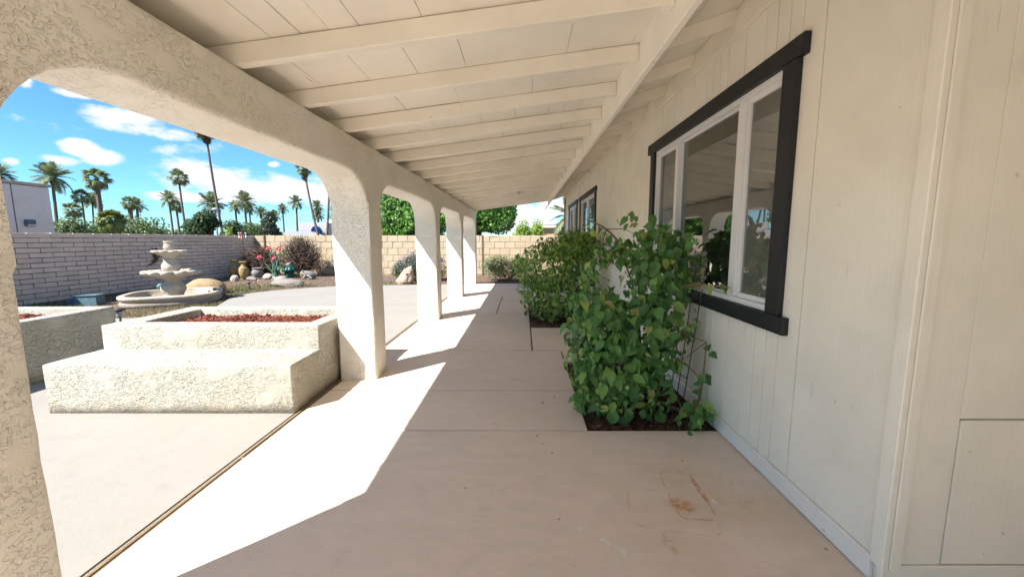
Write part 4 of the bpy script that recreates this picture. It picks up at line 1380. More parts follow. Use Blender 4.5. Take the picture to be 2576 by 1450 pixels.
def feeder():
    root = empty('wind_chime', (-9.62, 13.62, 0.05))
    tag(root, 'thin garden stake with hanging pink and clear wind chimes against the grey wall', 'ornament')
    MB().tube([(0, 0, 0), (0, 0, 1.52)], 0.007, 6).build('pole', DARKMETAL, root)
    MB().tube(spline([(0, -0.16, 1.50), (0, 0, 1.52), (0, 0.20, 1.50)]), 0.005, 6).build('crossbar', DARKMETAL, root)
    for y, mt, ln in ((-0.15, LENS, 0.15), (-0.04, PINKPL, 0.17), (0.18, LENS, 0.14)):
        MB().lathe([(0.0, 1.485), (0.03, 1.475), (0.032, 1.45), (0.018, 1.44), (0.018, 1.47 - ln), (0.034, 1.46 - ln), (0.03, 1.44 - ln), (0.0, 1.43 - ln)], 10, c=(0, y, 0)).build('chime', mt, root, smooth=True)
feeder()

# ================================================================ FOLIAGE TOOLS
LV = np.array([(0, 0, 0), (-.30, .24, .10), (0, .28, 0), (.30, .24, .10), (-.30, .54, .06), (0, .60, -.05), (.30, .54, .06), (0, 1.0, -.24)], float)
LF = np.array([(0, 2, 1, 1), (0, 3, 2, 2), (1, 2, 5, 4), (2, 3, 6, 5), (4, 5, 7, 7), (5, 6, 7, 7)])
LFT = np.array([(0, 2, 1), (0, 3, 2), (1, 2, 5), (1, 5, 4), (2, 3, 6), (2, 6, 5), (4, 5, 7), (5, 6, 7)])
DV = np.array([(0, 0, 0), (-.36, .5, .05), (.36, .5, .05), (0, 1, 0)], float)       # simple two-triangle leaf
DF = np.array([(0, 2, 1), (1, 2, 3)])
def ellipsoid_points(ells, n, shell=0.55, r=None):
    """points near the surface of a union of ellipsoids, with outward normals"""
    r = r or rng
    vol = np.array([(e[3] * e[4] + e[4] * e[5] + e[3] * e[5]) for e in ells])
    idx = r.choice(len(ells), n, p=vol / vol.sum())
    E = np.array(ells)[idx]
    d = r.normal(size=(n, 3)); d /= np.linalg.norm(d, axis=1)[:, None]
    rad = 1 - (1 - shell) * r.random(n) ** 1.6
    p = E[:, :3] + d * E[:, 3:6] * rad[:, None]
    nr = d / E[:, 3:6]
    nr /= np.linalg.norm(nr, axis=1)[:, None]
    # drop points that lie deep in another ellipsoid
    keep = np.ones(n, bool)
    for e in ells:
        e = np.array(e)
        q = (((p - e[:3]) / e[3:6]) ** 2).sum(1)
        keep &= q > (shell * 0.9) ** 2 * 0.8
    return p[keep], nr[keep]
def foliage_mesh(name, ells, n, size, V=DV, F=DF, shell=0.55, jit=0.5, up=0.3, rough=0.0):
    p, nr = ellipsoid_points(ells, n, shell)
    if rough:
        p = p + np.array([mnoise.noise_vector(Vector(q) * 1.7) for q in p]) * rough
    nn = nr + rng.normal(size=nr.shape) * jit + np.array([0, 0, up])
    mats = frame_from(nn)
    return scatter(name, V, F, p, mats, size * rng.uniform(0.6, 1.3, len(p)))

# ================================================================ PORCH SHRUBS
def porch_shrub(name, root_loc, ells, n, size, mat, label, seed, n_parts, stems, extra=None, clip=None, flowers=0):
    root = empty(name, root_loc)
    tag(root, label, 'shrub', 'leafy shrubs in the porch beds')
    off = -np.array(root_loc)
    p, nr = ellipsoid_points(ells, n, 0.45)
    if extra is not None:
        p = np.concatenate([p, extra[0]]); nr = np.concatenate([nr, extra[1]])
    keep = (p[:, 0] < XW - 0.035) & (p[:, 2] > 0.02)
    if clip: keep &= clip(p)
    p, nr = p[keep], nr[keep]
    nn = nr * 0.8 + rng.normal(size=nr.shape) * 0.62 + np.array([-0.25, -0.35, 0.35])
    mats = frame_from(nn)
    s = size * (0.42 + 0.95 * rng.random(len(p)) ** 1.5)
    # leaves that show largest: facing the open side and near the camera
    cam_p = np.array([0, 0, CAM_H])
    d = np.linalg.norm(p - cam_p, axis=1)
    facing = ((cam_p - p) / d[:, None] * nr).sum(1)
    score = s / d * (0.3 + np.clip(facing, 0, 1))
    order = np.argsort(-score)
    big, rest = order[:n_parts], order[n_parts:]
    variants = []
    for k in range(6):
        V = LV.copy()
        V[:, 2] *= 0.6 + 0.3 * k
        V[:, 0] *= 0.85 + 0.07 * (k % 4)
        V[5:, 2] -= 0.05 * (k % 3)
        me = np_mesh('leaf', V, LFT, True)
        me.materials.append(mat)
        variants.append(me)
    for j, i in enumerate(big):
        M = Matrix(mats[i].tolist()).to_4x4()
        o = bpy.data.objects.new('leaf', variants[j % 6])
        o.parent = root
        o.matrix_local = Matrix.Translation(p[i] + off) @ M @ Matrix.Scale(float(s[i]), 4)
        col.objects.link(o)
    V3 = [LV * np.array([1.0, 1, 0.7]), LV * np.array([0.72, 1, 1.5]), LV * np.array([0.9, 1, 2.2])]
    V3[2][7] += np.array([0.10, -0.06, -0.10])
    which = rng.integers(0, 3, len(rest))
    W = np.einsum('nij,nkj->nki', mats[rest], np.array(V3)[which]) * s[rest][:, None, None] + (p[rest] + off)[:, None, :]
    FF = (LFT[None] + (np.arange(len(rest)) * len(LV))[:, None, None]).reshape(-1, 3)
    me = np_mesh('foliage', W.reshape(-1, 3), FF)
    me.shade_smooth()
    o = obj('foliage', me, root, mat)
    tag(o, kind='stuff')
    sm = MB()
    for st in stems:
        st = [Vector(q) + Vector(off) for q in st]
        pts = spline(st, 6)
        sm.tube(pts, [0.011 - 0.007 * i / len(pts) for i in range(len(pts))], 6)
    # twigs out to the leaves
    r2 = random.Random(seed)
    for i in r2.sample(range(len(p)), min(150, len(p))):
        q = Vector(p[i]); st = r2.choice(stems); b = Vector(st[r2.randrange(1, len(st))])
        if (q - b).length > 0.5: continue
        mid = (q + b) / 2 + Vector((r2.uniform(-.05, .05), r2.uniform(-.05, .05), r2.uniform(-.02, .06)))
        sm.tube([b + Vector(off), mid + Vector(off), q + Vector(off)], [0.004, 0.003, 0.0015], 4, cap=False)
    sm.build('stems', STEM, root, smooth=True)
    if flowers:
        idx = r2.sample(list(big), flowers)
        V = np.array([(math.cos(a) * r_, math.sin(a) * r_, z) for a, r_, z in [(0, 0, 0)] + [(k * math.pi / 5, 1 if k % 2 == 0 else 0.35, 0.25) for k in range(10)]])
        F = np.array([(0, 1 + k, 1 + (k + 1) % 10) for k in range(10)])
        me = scatter('blossom', V, F, p[idx] + off + nr[idx] * 0.03, frame_from(nr[idx]), np.full(len(idx), 0.018))
        o = obj('blossoms', me, root, PETAL_W); tag(o, kind='stuff')
    return root

def runner(pts, n, spread):
    sp = np.array([list(v) for v in spline(pts, 10)])
    i = np.linspace(0, len(sp) - 1, n).astype(int)
    return sp[i] + rng.normal(size=(n, 3)) * spread, rng.normal(size=(n, 3)) * 0.5 + np.array([-0.5, -0.5, 0.4])
ells1 = [(0.70, 2.92, 0.33, .34, .30, .36), (0.66, 2.98, 0.62, .32, .33, .24), (0.98, 3.0, 0.62, .30, .30, .30),
         (0.60, 3.15, 0.75, .22, .30, .20), (1.05, 3.1, 0.98, .26, .30, .24), (1.08, 3.15, 1.22, .22, .28, .20),
         (0.78, 3.25, 1.20, .20, .20, .10), (0.70, 2.74, 0.20, .22, .13, .2), (0.52, 2.85, 0.30, .16, .24, .30), (0.88, 2.72, 0.22, .22, .12, .2), (1.0, 2.8, 0.45, .2, .15, .15)]
ex = [runner([(1.10, 2.62, 0.04), (1.2, 2.55, 0.10), (1.28, 2.58, 0.15)], 16, 0.035),
      runner([(1.24, 2.70, 0.05), (1.27, 2.70, 0.25), (1.30, 2.70, 0.42), (1.295, 2.72, 0.56)], 16, 0.014),
      runner([(1.20, 2.75, 0.10), (1.25, 2.65, 0.16), (1.30, 2.52, 0.12)], 14, 0.03),
      runner([(1.12, 3.0, 0.5), (1.2, 2.85, 0.62), (1.26, 2.75, 0.76)], 18, 0.03),
      runner([(1.12, 2.95, 0.95), (1.22, 2.75, 0.98), (1.29, 2.48, 1.0)], 10, 0.015),
      runner([(0.8, 3.2, 1.3), (0.62, 3.15, 1.38), (0.52, 3.12, 1.44)], 8, 0.012),
      runner([(1.05, 3.1, 1.35), (0.98, 3.1, 1.47)], 10, 0.04)]
for (a, b, c) in (((0.5, 2.9, 0.5), (0.40, 2.85, 0.45), (0.34, 2.8, 0.36)), ((0.55, 3.0, 0.8), (0.42, 2.95, 0.86), (0.33, 2.9, 0.82)),
                  ((0.6, 2.75, 0.3), (0.45, 2.66, 0.26), (0.38, 2.62, 0.16)), ((0.7, 3.2, 0.9), (0.55, 3.15, 1.02), (0.45, 3.1, 1.0)),
                  ((1.1, 3.0, 1.25), (1.2, 2.85, 1.3), (1.27, 2.7, 1.24)), ((0.9, 3.1, 1.35), (0.84, 3.1, 1.45), (0.8, 3.1, 1.5)),
                  ((0.8, 2.7, 0.35), (0.78, 2.6, 0.4), (0.72, 2.54, 0.34)), ((0.75, 3.2, 1.1), (0.6, 3.2, 1.12), (0.5, 3.2, 1.04))):
    ex.append(runner([a, b, c], 13, 0.03))
extra1 = (np.concatenate([e[0] for e in ex]), np.concatenate([e[1] for e in ex]))
stems1 = [[(0.95, 3.2, 0), (0.85, 3.1, 0.35), (0.7, 3.0, 0.7)], [(1.0, 3.25, 0), (1.05, 3.2, 0.5), (1.08, 3.15, 1.0), (1.05, 3.1, 1.38)],
          [(0.9, 3.2, 0), (0.7, 3.0, 0.2), (0.52, 2.85, 0.35)], [(1.02, 3.2, 0), (1.1, 3.1, 0.3), (1.12, 2.95, 0.6)],
          [(1.0, 3.2, 0), (0.95, 3.2, 0.7), (0.82, 3.25, 1.15), (0.62, 3.2, 1.28)],
          [(1.15, 2.9, 0), (1.24, 2.72, 0.08), (1.28, 2.7, 0.3), (1.295, 2.71, 0.58)],
          [(1.1, 3.0, 0), (1.15, 2.7, 0.08), (1.3, 2.55, 0.13)],
          [(1.08, 3.1, 0.8), (1.18, 2.8, 0.97), (1.3, 2.46, 1.0)], [(0.85, 3.2, 1.2), (0.66, 3.15, 1.38), (0.5, 3.12, 1.45)]]
# the underside on the wall side stands open and shows the soil
def clip1(p):
    return ~((p[:, 0] > 0.72) & (p[:, 2] < 0.34) & (p[:, 0] < 1.08) & (rng.random(len(p)) < 0.5)) & ~((p[:, 0] > 1.0) & (p[:, 2] > 0.3) & (p[:, 2] < 0.55) & (rng.random(len(p)) < 0.3))
porch_shrub('vine_shrub', (0.95, 3.2, -0.05), ells1, 2750, 0.092, LEAF1, 'big leafy shrub with broad green leaves below the near window', 31, 300, stems1, extra1, clip1)
ells2 = [(0.58, 6.35, 0.42, .66, .52, .45), (0.50, 6.40, 0.85, .66, .58, .44), (0.75, 6.6, 1.15, .45, .5, .26), (0.98, 6.9, 1.2, .34, .6, .3)]
ex2 = [runner([(0.95, 6.4, 1.3), (1.0, 6.35, 1.45), (0.98, 6.35, 1.62)], 12, 0.04), runner([(0.35, 6.5, 1.15), (0.30, 6.45, 1.32), (0.38, 6.5, 1.4)], 14, 0.05),
       runner([(0.7, 6.4, 1.3), (0.66, 6.4, 1.45)], 10, 0.05)]
extra2 = (np.concatenate([e[0] for e in ex2]), np.concatenate([e[1] for e in ex2]))
stems2 = [[(0.8, 6.7, 0), (0.7, 6.6, 0.5), (0.5, 6.5, 1.0)], [(0.85, 6.7, 0), (0.9, 6.7, 0.6), (0.95, 6.7, 1.3)], [(0.8, 6.6, 0), (0.4, 6.3, 0.4), (0.2, 6.2, 0.8)]]
porch_shrub('vine_shrub', (0.8, 6.7, -0.05), ells2, 5200, 0.080, LEAF2, 'dense shrub with white blossoms in the far porch bed', 32, 300, stems2, extra2, None, 16)
# bark mulch of the beds
for (x0, x1, y0, y1, lab) in ((0.46, 1.34, 2.575, 4.09, 'brown bark mulch under the near porch shrub'), (0.12, 1.34, 5.74, 8.29, 'brown bark mulch under the far porch shrub')):
    o = scatter_chips('bark_mulch', MULCH_B, None, x0 + 0.02, x1 - 0.02, y0 + 0.02, y1 - 0.02, lambda x, y: -0.02, 1700, 0.05, 77, flat=0.4)
    tag(o, lab, 'mulch')
rl = random.Random(88)
lp = []
for _ in range(11):
    a = rl.choice([(0.30, 2.9, 0.25, 0.5), (0.0, 6.3, 0.15, 0.7), (0.3, 5.2, 0.4, 0.4)])
    x, y = rl.gauss(a[0], a[2]), rl.gauss(a[1], a[3])
    if x < 1.25 and not (x > 0.44 and 2.55 < y < 4.1) and not (x > 0.1 and y > 5.7): lp.append((x, y, 0.004))
lp = np.array(lp)
nn_ = rng.normal(size=lp.shape) * 0.25 + np.array([0, 0, 1.0])
o = obj('leaf_litter', scatter('leaf_litter', LV, LFT, lp, frame_from(nn_), rng.uniform(0.02, 0.04, len(lp))), None, LEAF_DRY)
tag(o, 'dry fallen leaves scattered on the porch floor by the shrubs', 'leaves', kind='stuff')
# fan trellis leaning on the wall
tr = empty('trellis', (1.2, 2.95, -0.04))
tag(tr, 'thin black metal trellis leaning on the wall inside the near shrub', 'trellis')
for k in range(3):
    MB().tube([(0.02 - 0.02 * k, -0.06 + 0.07 * k, 0), (0.10, -0.16 + 0.16 * k, 1.15)], 0.0038, 6).build('rod', DARKMETAL, tr)
for z in (0.3, 0.62, 0.95):
    t = z / 1.15
    MB().tube([(0.02 + 0.08 * t, -0.06 - 0.10 * t, z), (-0.04 + 0.14 * t, 0.09 + 0.11 * t, z)], 0.004, 6).build('crossbar', DARKMETAL, tr)

# ================================================================ YARD PLANTS
def shrub(name, loc, ells, n, size, mat, label, V=DV, F=DF, jit=0.6, up=0.4, group=None, stems=10, seed=0):
    root = empty(name, loc)
    tag(root, label, 'shrub', group)
    me = foliage_mesh('foliage', ells, n, size, V, F, 0.35, jit, up)
    o = obj('foliage', me, root, mat); tag(o, kind='stuff')
    m = MB(); r = random.Random(seed)
    for k in range(stems):
        e = r.choice(ells)
        tip = Vector((e[0] + r.uniform(-.6, .6) * e[3], e[1] + r.uniform(-.6, .6) * e[4], e[2] + r.uniform(-.2, .6) * e[5]))
        m.tube(spline([(r.uniform(-.1, .1), r.uniform(-.1, .1), 0), (tip.x * 0.6, tip.y * 0.6, tip.z * 0.5), tip], 4), [0.012 - 0.001 * i for i in range(9)], 5)
    m.build('stems', STEM, root, smooth=True)
    return root
NARROW = DV * np.array([0.35, 1, 1])
sh = shrub('flowering_shrub', gnd(-3.25, 12.6), [(0.0, 0, 0.42, .85, .5, .42), (0.05, 0.1, 0.68, .6, .4, .28), (-0.55, 0, 0.34, .40, .4, .30)], 8000, 0.085, LEAF_L,
           'dark green shrub with purple flowers by the tan wall', NARROW, seed=3)
p, nr = ellipsoid_points([(0.0, 0, 0.46, .86, .52, .46), (0.05, 0.1, 0.72, .62, .42, .30)], 700, 0.95)
k = p[:, 2] > 0.42
o = obj('flowers', scatter('flowers', DV, DF, p[k], rot_mats(k.sum()), rng.uniform(0.03, 0.06, k.sum())), sh, PETAL_P); tag(o, kind='stuff')
shrub('round_shrub', gnd(-0.55, 12.75), [(0, 0, 0.42, .82, .55, .42), (-0.3, 0, 0.52, .45, .5, .33), (0.5, 0, 0.5, .4, .5, .34)], 9000, 0.065, LEAF_S,
      'rounded grey green shrub in the sun at the far end of the porch', NARROW, seed=4)
# dry, leafless bushes in the corner
def dry_bush(loc, rx, rz_h, n, label, seed):
    root = empty('dry_bush', loc)
    tag(root, label, 'bush', 'dry bushes in the yard corner')
    r = random.Random(seed)
    m = MB()
    for k in range(n):
        a = r.uniform(0, 2 * math.pi); e = r.uniform(0.1, 1.0)
        tip = Vector((math.cos(a) * rx * e, math.sin(a) * rx * 0.6 * e, rz_h * (r.uniform(0.35, 1.0)) * (1 - 0.35 * e * e)))
        q = tip * r.uniform(0.4, 0.65) + Vector((r.uniform(-.2, .2), r.uniform(-.15, .15), r.uniform(-.05, .2))) * rx
        c = tip + Vector((r.uniform(-.25, .25), r.uniform(-.2, .2), r.uniform(-.1, .15))) * rx
        start = Vector((r.uniform(-.08, .08), r.uniform(-.08, .08), 0)) if k % 4 == 0 else q * r.uniform(0.5, 1.0)
        m.tube([start, q, tip, c], [0.010, 0.009, 0.007, 0.005], 4, cap=False)
    o = m.build('twigs', TWIG, root); tag(o, kind='stuff')
    me = foliage_mesh('dry_leaves', [(0, 0, rz_h * 0.45, rx * 0.95, rx * 0.55, rz_h * 0.5)], 500, 0.045, DV, DF, 0.3, 0.9)
    o = obj('dry_leaves', me, root, TWIG); tag(o, kind='stuff')
    MB().tube([(0, 0, -0.03), (0.02, 0, 0.2), (0.0, 0.03, 0.35)], [0.03, 0.024, 0.015], 7).build('trunk', STEM, root, smooth=True)
dry_bush(gnd(-8.95, 13.55), 0.72, 1.0, 620, 'brown leafless bush behind the yellow vases', 41)
dry_bush(gnd(-7.70, 13.75), 0.72, 1.42, 760, 'taller brown leafless bush right of the red flowers', 42)
me = foliage_mesh('foliage', [(0, 0, .45, .18, .15, .45)], 300, 0.09, NARROW, DF, 0.3, 0.7, 0.6)
gs_ = empty('green_shoots', gnd(-8.55, 14.1, 0.0)); tag(gs_, 'green upright shoots in the shade of the wall corner', 'plant')
o = obj('foliage', me, gs_, LEAF_S, loc=(0, 0, 0.25)); tag(o, kind='stuff')
MB().tube([(0, 0, -0.03), (0.02, 0, 0.4), (0, 0.02, 0.8)], [0.012, 0.009, 0.004], 6).build('stem', STEM, gs_, smooth=True)

# weeds, dry grass and pebbles
def yard_ok(x, y):
    """inside the planted part of the yard and off the concrete"""
    if x < -9.75 or y > 14.38: return False
    n = len(pad_pts); c = False
    for i in range(n):
        (x0, y0), (x1, y1) = pad_pts[i], pad_pts[i - 1]
        if (y0 > y) != (y1 > y) and x < (x1 - x0) * (y - y0) / (y1 - y0) + x0: c = not c
    if c or x > -1.72 and y < 11.65: return False
    return True
def grass():
    r = random.Random(9)
    P = []
    while len(P) < 7000:
        x, y = r.uniform(-9.7, -5.6), r.uniform(6.3, 11.2)
        if not yard_ok(x, y): continue
        if math.hypot(x + 7.42, y - 8.3) < 0.86: continue
        d = mnoise.noise(Vector((x * 1.1, y * 1.1, 2.0))) + 0.35 - 0.10 * max(0, y - 9.0)
        if r.random() > max(0.03, d): continue
        P.append((x, y, GH(x, y) - 0.005))
    P = np.array(P)
    V = np.array([(-.06, 0, 0), (.06, 0, 0), (.03, 0.25, .7), (0, .55, 1.0)], float)
    F = np.array([(0, 1, 2), (0, 2, 3)])
    yaw = rng.uniform(0, 2 * math.pi, len(P))
    mats = np.array([[[math.cos(a), -math.sin(a), 0], [math.sin(a), math.cos(a), 0], [0, 0, 1]] for a in yaw])
    o = obj('dry_grass', scatter('dry_grass', V, F, P, mats, rng.uniform(0.03, 0.075, len(P))), None, GRASS)
    tag(o, 'patchy dry grass and weeds round the fountain', 'grass', kind='stuff')
    # green tufts
    P = []
    for (cx, cy, s) in ((-4.25, 11.75, 0.3), (-6.9, 10.9, 0.18), (-7.3, 10.1, 0.25), (-9.4, 7.5, 0.3)):
        for _ in range(120):
            x, y = cx + r.gauss(0, s), cy + r.gauss(0, s * 0.6)
            if yard_ok(x, y): P.append((x, y, GH(x, y) - 0.005))
    P = np.array(P)
    yaw = rng.uniform(0, 2 * math.pi, len(P))
    mats = np.array([[[math.cos(a), -math.sin(a), 0], [math.sin(a), math.cos(a), 0], [0, 0, 1]] for a in yaw])
    o = obj('weed_tufts', scatter('weed_tufts', V * np.array([1.6, 1, 1]), F, P, mats, rng.uniform(0.05, 0.12, len(P))), None, LEAF_S)
    tag(o, 'green weed tufts in the gravel bed', 'weeds', kind='stuff')
grass()
def pebbles():
    r = random.Random(10)
    P = []
    while len(P) < 9000:
        x, y = r.uniform(-9.7, 2.5), r.uniform(6.3, 14.35)
        if not yard_ok(x, y): continue
        if math.hypot(x + 7.42, y - 8.3) < 0.86: continue
        if y < 9.5 and r.random() < 0.6: continue
        P.append((x, y, GH(x, y)))
    P = np.array(P)
    t = (1 + 5 ** .5) / 2
    V = np.array([(0, 0, 1), (1, 0, 0.1), (0.2, .9, 0), (-.9, .4, .1), (-.7, -.7, 0), (.4, -.9, .1), (0, 0, -.6)]) * np.array([.5, .5, .38])
    F = np.array([(0, 1, 2), (0, 2, 3), (0, 3, 4), (0, 4, 5), (0, 5, 1), (6, 2, 1), (6, 3, 2), (6, 4, 3), (6, 5, 4), (6, 1, 5)])
    yaw = rng.uniform(0, 2 * math.pi, len(P))
    mats = np.array([[[math.cos(a), -math.sin(a), 0], [math.sin(a), math.cos(a), 0], [0, 0, 1]] for a in yaw])
    o = obj('gravel', scatter('gravel', V, F, P, mats, rng.uniform(0.015, 0.05, len(P))), None, PEBBLE)
    tag(o, 'loose brown gravel of the planting bed along the walls', 'gravel', kind='stuff')
pebbles()

# ================================================================ BEYOND THE WALLS
# ---- clipped hedge trees behind the tan wall
def hedge(loc, half, zc, n, label, seed):
    root = empty('clipped_tree', loc)
    tag(root, label, 'tree', 'clipped ficus trees behind the tan wall')
    r = np.random.default_rng(seed)
    d = r.normal(size=(n, 3)); d /= np.linalg.norm(d, axis=1)[:, None]
    k = 5.0
    f = (np.abs(d) ** k).sum(1) ** (-1 / k)
    rad = 1 - 0.22 * r.random(n) ** 1.5
    P = d * f[:, None] * rad[:, None] * np.array(half)
    P += np.array([mnoise.noise_vector(Vector(q) * 1.5) for q in P]) * 0.16
    P[:, 2] += zc
    mats = frame_from(d + r.normal(size=d.shape) * 0.55 + np.array([0, 0, 0.2]))
    o = obj('crown', scatter('crown', DV, DF, P, mats, r.uniform(0.07, 0.15, n)), root, LEAF_F)
    bm = bmesh.new(); bmesh.ops.create_icosphere(bm, subdivisions=3, radius=1)  # solid dark core added inside the crown to block light
    for v in bm.verts:
        q = v.co
        ff = (abs(q.x) ** k + abs(q.y) ** k + abs(q.z) ** k) ** (-1 / k)
        v.co = Vector((q.x * ff * half[0] * 0.80, q.y * ff * half[1] * 0.80, q.z * ff * half[2] * 0.80 + zc))
    me = bpy.data.meshes.new('light_block_core'); bm.to_mesh(me); bm.free()
    obj('light_block_core', me, root, LEAF_D)
    MB().tube([(0, 0, -0.05), (0.03, 0.0, 0.8), (-0.02, 0.03, zc - half[2] * 0.6)], [0.16, 0.13, 0.11], 10).build('trunk', BARK, root, smooth=True)
hedge((-4.75, 17.2, 0), (1.32, 1.2, 1.55), 2.6, 12000, 'tall clipped green tree seen between the second and third columns', 51)
hedge((-1.92, 17.4, 0), (1.62, 1.2, 1.30), 2.95, 13000, 'wide clipped green tree under the far end of the porch roof', 52)

# ---- other trees
def tree(name, x, ytop, Y, w, mat, label, n, size, seed, kind='round', group='trees beyond the walls', ybase=None):
    """x, ytop: where its middle and top show in the picture; w: width in metres"""
    top = at(x, ytop, Y)
    h = top.z
    root = empty(name, (top.x, Y, -0.03))
    tag(root, label, 'tree', group)
    r = random.Random(seed)
    ells = []
    if kind == 'cone':
        for k in range(16):
            t = k / 15
            rr = w / 2 * (1 - t) ** 0.75 * r.uniform(0.8, 1.0) + 0.12
            for j in range(3 if t < 0.8 else 1):
                a = r.uniform(0, 2 * math.pi)
                ells.append((math.cos(a) * rr * 0.5, math.sin(a) * rr * 0.5, h * (0.08 + 0.88 * t), rr * 0.65, rr * 0.65, h * 0.07))
    else:
        for k in range(12):
            a = r.uniform(0, 2 * math.pi); e = r.uniform(0.0, 0.75)
            zz = h * r.uniform(0.5, 0.86) * (1 - 0.22 * e)
            rr = w * r.uniform(0.14, 0.27)
            ells.append((math.cos(a) * w / 2 * e, math.sin(a) * w / 2 * e * 0.8, zz, rr, rr, min(rr * 0.8, (h - zz) * 1.25)))
        ells.append((0, 0, h * 0.74, w * 0.25, w * 0.25, h * 0.26))
    me = foliage_mesh('crown', ells, n, size, DV, DF, 0.4, 0.7, 0.3, rough=0.12 * w / 3)
    obj('crown', me, root, mat)
    m = MB()
    m.tube([(0, 0, 0), (r.uniform(-.1, .1), 0, h * 0.35), (r.uniform(-.2, .2), 0, h * 0.7)], [w * 0.05, w * 0.035, w * 0.015], 8)
    for k in range(4):
        e = r.choice(ells)
        m.tube([(0, 0, h * 0.3), (e[0] * 0.5, e[1] * 0.5, (h * 0.3 + e[2]) / 2), (e[0], e[1], e[2])], [w * 0.025, w * 0.018, w * 0.006], 6)
    m.build('trunk', BARK, root, smooth=True)
T = [
    ('leafy_tree', 178, 547, 30, 3.8, LEAF_M, 'bushy green tree just right of the grey building', 2600, 0.20, 'round'),
    ('leafy_tree', 238, 566, 32, 2.2, LEAF_D, 'low dark bush under the leaning palm', 1400, 0.20, 'round'),
    ('leafy_tree', 332, 541, 36, 6.0, LEAF_M, 'wide feathery green tree behind the bushy palm', 3600, 0.20, 'round'),
    ('leafy_tree', 385, 562, 40, 3.6, LEAF_D, 'low dark green tree at the right end of the feathery one', 1800, 0.22, 'round'),
    ('leafy_tree', 412, 577, 70, 6.0, LEAF_M, 'small distant tree left of the arching date palm', 1200, 0.4, 'round'),
    ('leafy_tree', 452, 579, 75, 8.0, LEAF_M, 'pale distant tree behind the arching date palm', 1400, 0.4, 'round'),
    ('pine_tree', 514, 522, 34, 3.0, LEAF_D, 'dark broad pine tree above the middle of the grey wall', 5200, 0.22, 'round'),
    ('leafy_tree', 483, 552, 33, 1.9, LEAF_D, 'low dark tree at the left foot of the pine', 1500, 0.2, 'round'),
    ('leafy_tree', 582, 547, 38, 2.6, LEAF_D, 'dark tree right of the tallest palm trunk', 1800, 0.22, 'round'),
    ('leafy_tree', 575, 566, 26, 0.9, LEAF_Y, 'small lime green sapling at the foot of the tallest palm', 700, 0.13, 'round'),
    ('leafy_tree', 618, 558, 46, 4.8, LEAF_M, 'olive green tree under the big date palm', 2200, 0.24, 'round'),
    ('leafy_tree', 652, 560, 48, 3.6, LEAF_M, 'round olive tree left of the grey columnar tree', 1800, 0.24, 'round'),
    ('grey_tree', 676, 533, 40, 1.9, LEAF_G, 'tall grey green columnar tree', 3200, 0.2, 'column'),
    ('grey_tree', 695, 566, 41, 1.8, LEAF_G, 'low grey green bush right of the columnar tree', 1400, 0.2, 'round'),
    ('leafy_tree', 836, 534, 66, 4.0, LEAF_F, 'bright green tree rising behind the tiled roof', 1600, 0.3, 'round'),
    ('lime_tree', 1318, 548, 21, 1.4, LEAF_Y, 'bright lime green tree beyond the tan wall', 3000, 0.10, 'round'),
    ('lime_tree', 1352, 546, 23, 1.5, LEAF_Y, 'lime green tree next to the small tan roof', 2400, 0.11, 'round'),
]
for i, (nm, x, yt, Y, w, mt, lab, n, s, kd) in enumerate(T):
    if kd == 'column':
        # slim column of overlapping clumps
        top = at(x, yt, Y); h = top.z
        root = empty(nm, (top.x, Y, -0.03)); tag(root, lab, 'tree', 'trees beyond the walls')
        r = random.Random(70 + i)
        ells = [(r.uniform(-.2, .2), r.uniform(-.2, .2), h * (0.12 + 0.85 * k / 9), w / 2 * r.uniform(.7, 1.0) * (1.0 - 0.35 * k / 9), w / 2 * (1 - 0.3 * k / 9), h * 0.09) for k in range(10)]
        obj('crown', foliage_mesh('crown', ells, n, s, DV, DF, 0.4, 0.7, 0.3, rough=0.15), root, mt)
        MB().tube([(0, 0, 0), (0, 0, h * 0.8)], [0.15, 0.05], 8).build('trunk', BARK, root)
    else:
        tree(nm, x, yt, Y, w, mt, lab, n, s, 70 + i, kd)

# ---- palms
def feather_mesh(name, droop, mat, seed, nl=22):
    """unit-length pinnate frond along +X, arching down"""
    r = random.Random(seed)
    m = MB()
    def P(t):
        return Vector((t * (1 - 0.16 * droop * t), 0, 0.22 * t - droop * 0.62 * t * t))
    rach = [P(k / 8) for k in range(9)]
    m.tube(rach, [0.018 - 0.0018 * k for k in range(9)], 4, cap=False)
    for k in range(nl):
        t = 0.16 + 0.84 * k / (nl - 1)
        c = P(t)
        d = (P(min(1, t + .02)) - P(t - .02)).normalized()
        L = (0.34 * math.sin(math.pi * (0.12 + 0.80 * t)) + 0.05) * r.uniform(0.85, 1.1)
        for s in (-1, 1):
            side = Vector((0, s, 0))
            tip = c + d * L * 0.62 + side * L * 0.70 + Vector((0, 0, -L * r.uniform(0.02, 0.30) + 0.10 * L))
            w = d * 0.026
            b = len(m.v)
            m.v += [tuple(c - w), tuple(c + w), tuple((c + tip) / 2 + w * 1.1 + Vector((0, 0, 0.03 * L))), tuple(tip)]
            m.f += [(b, b + 1, b + 2), (b, b + 2, b + 3)]
    me = m.mesh(name); me.materials.append(mat)
    return me
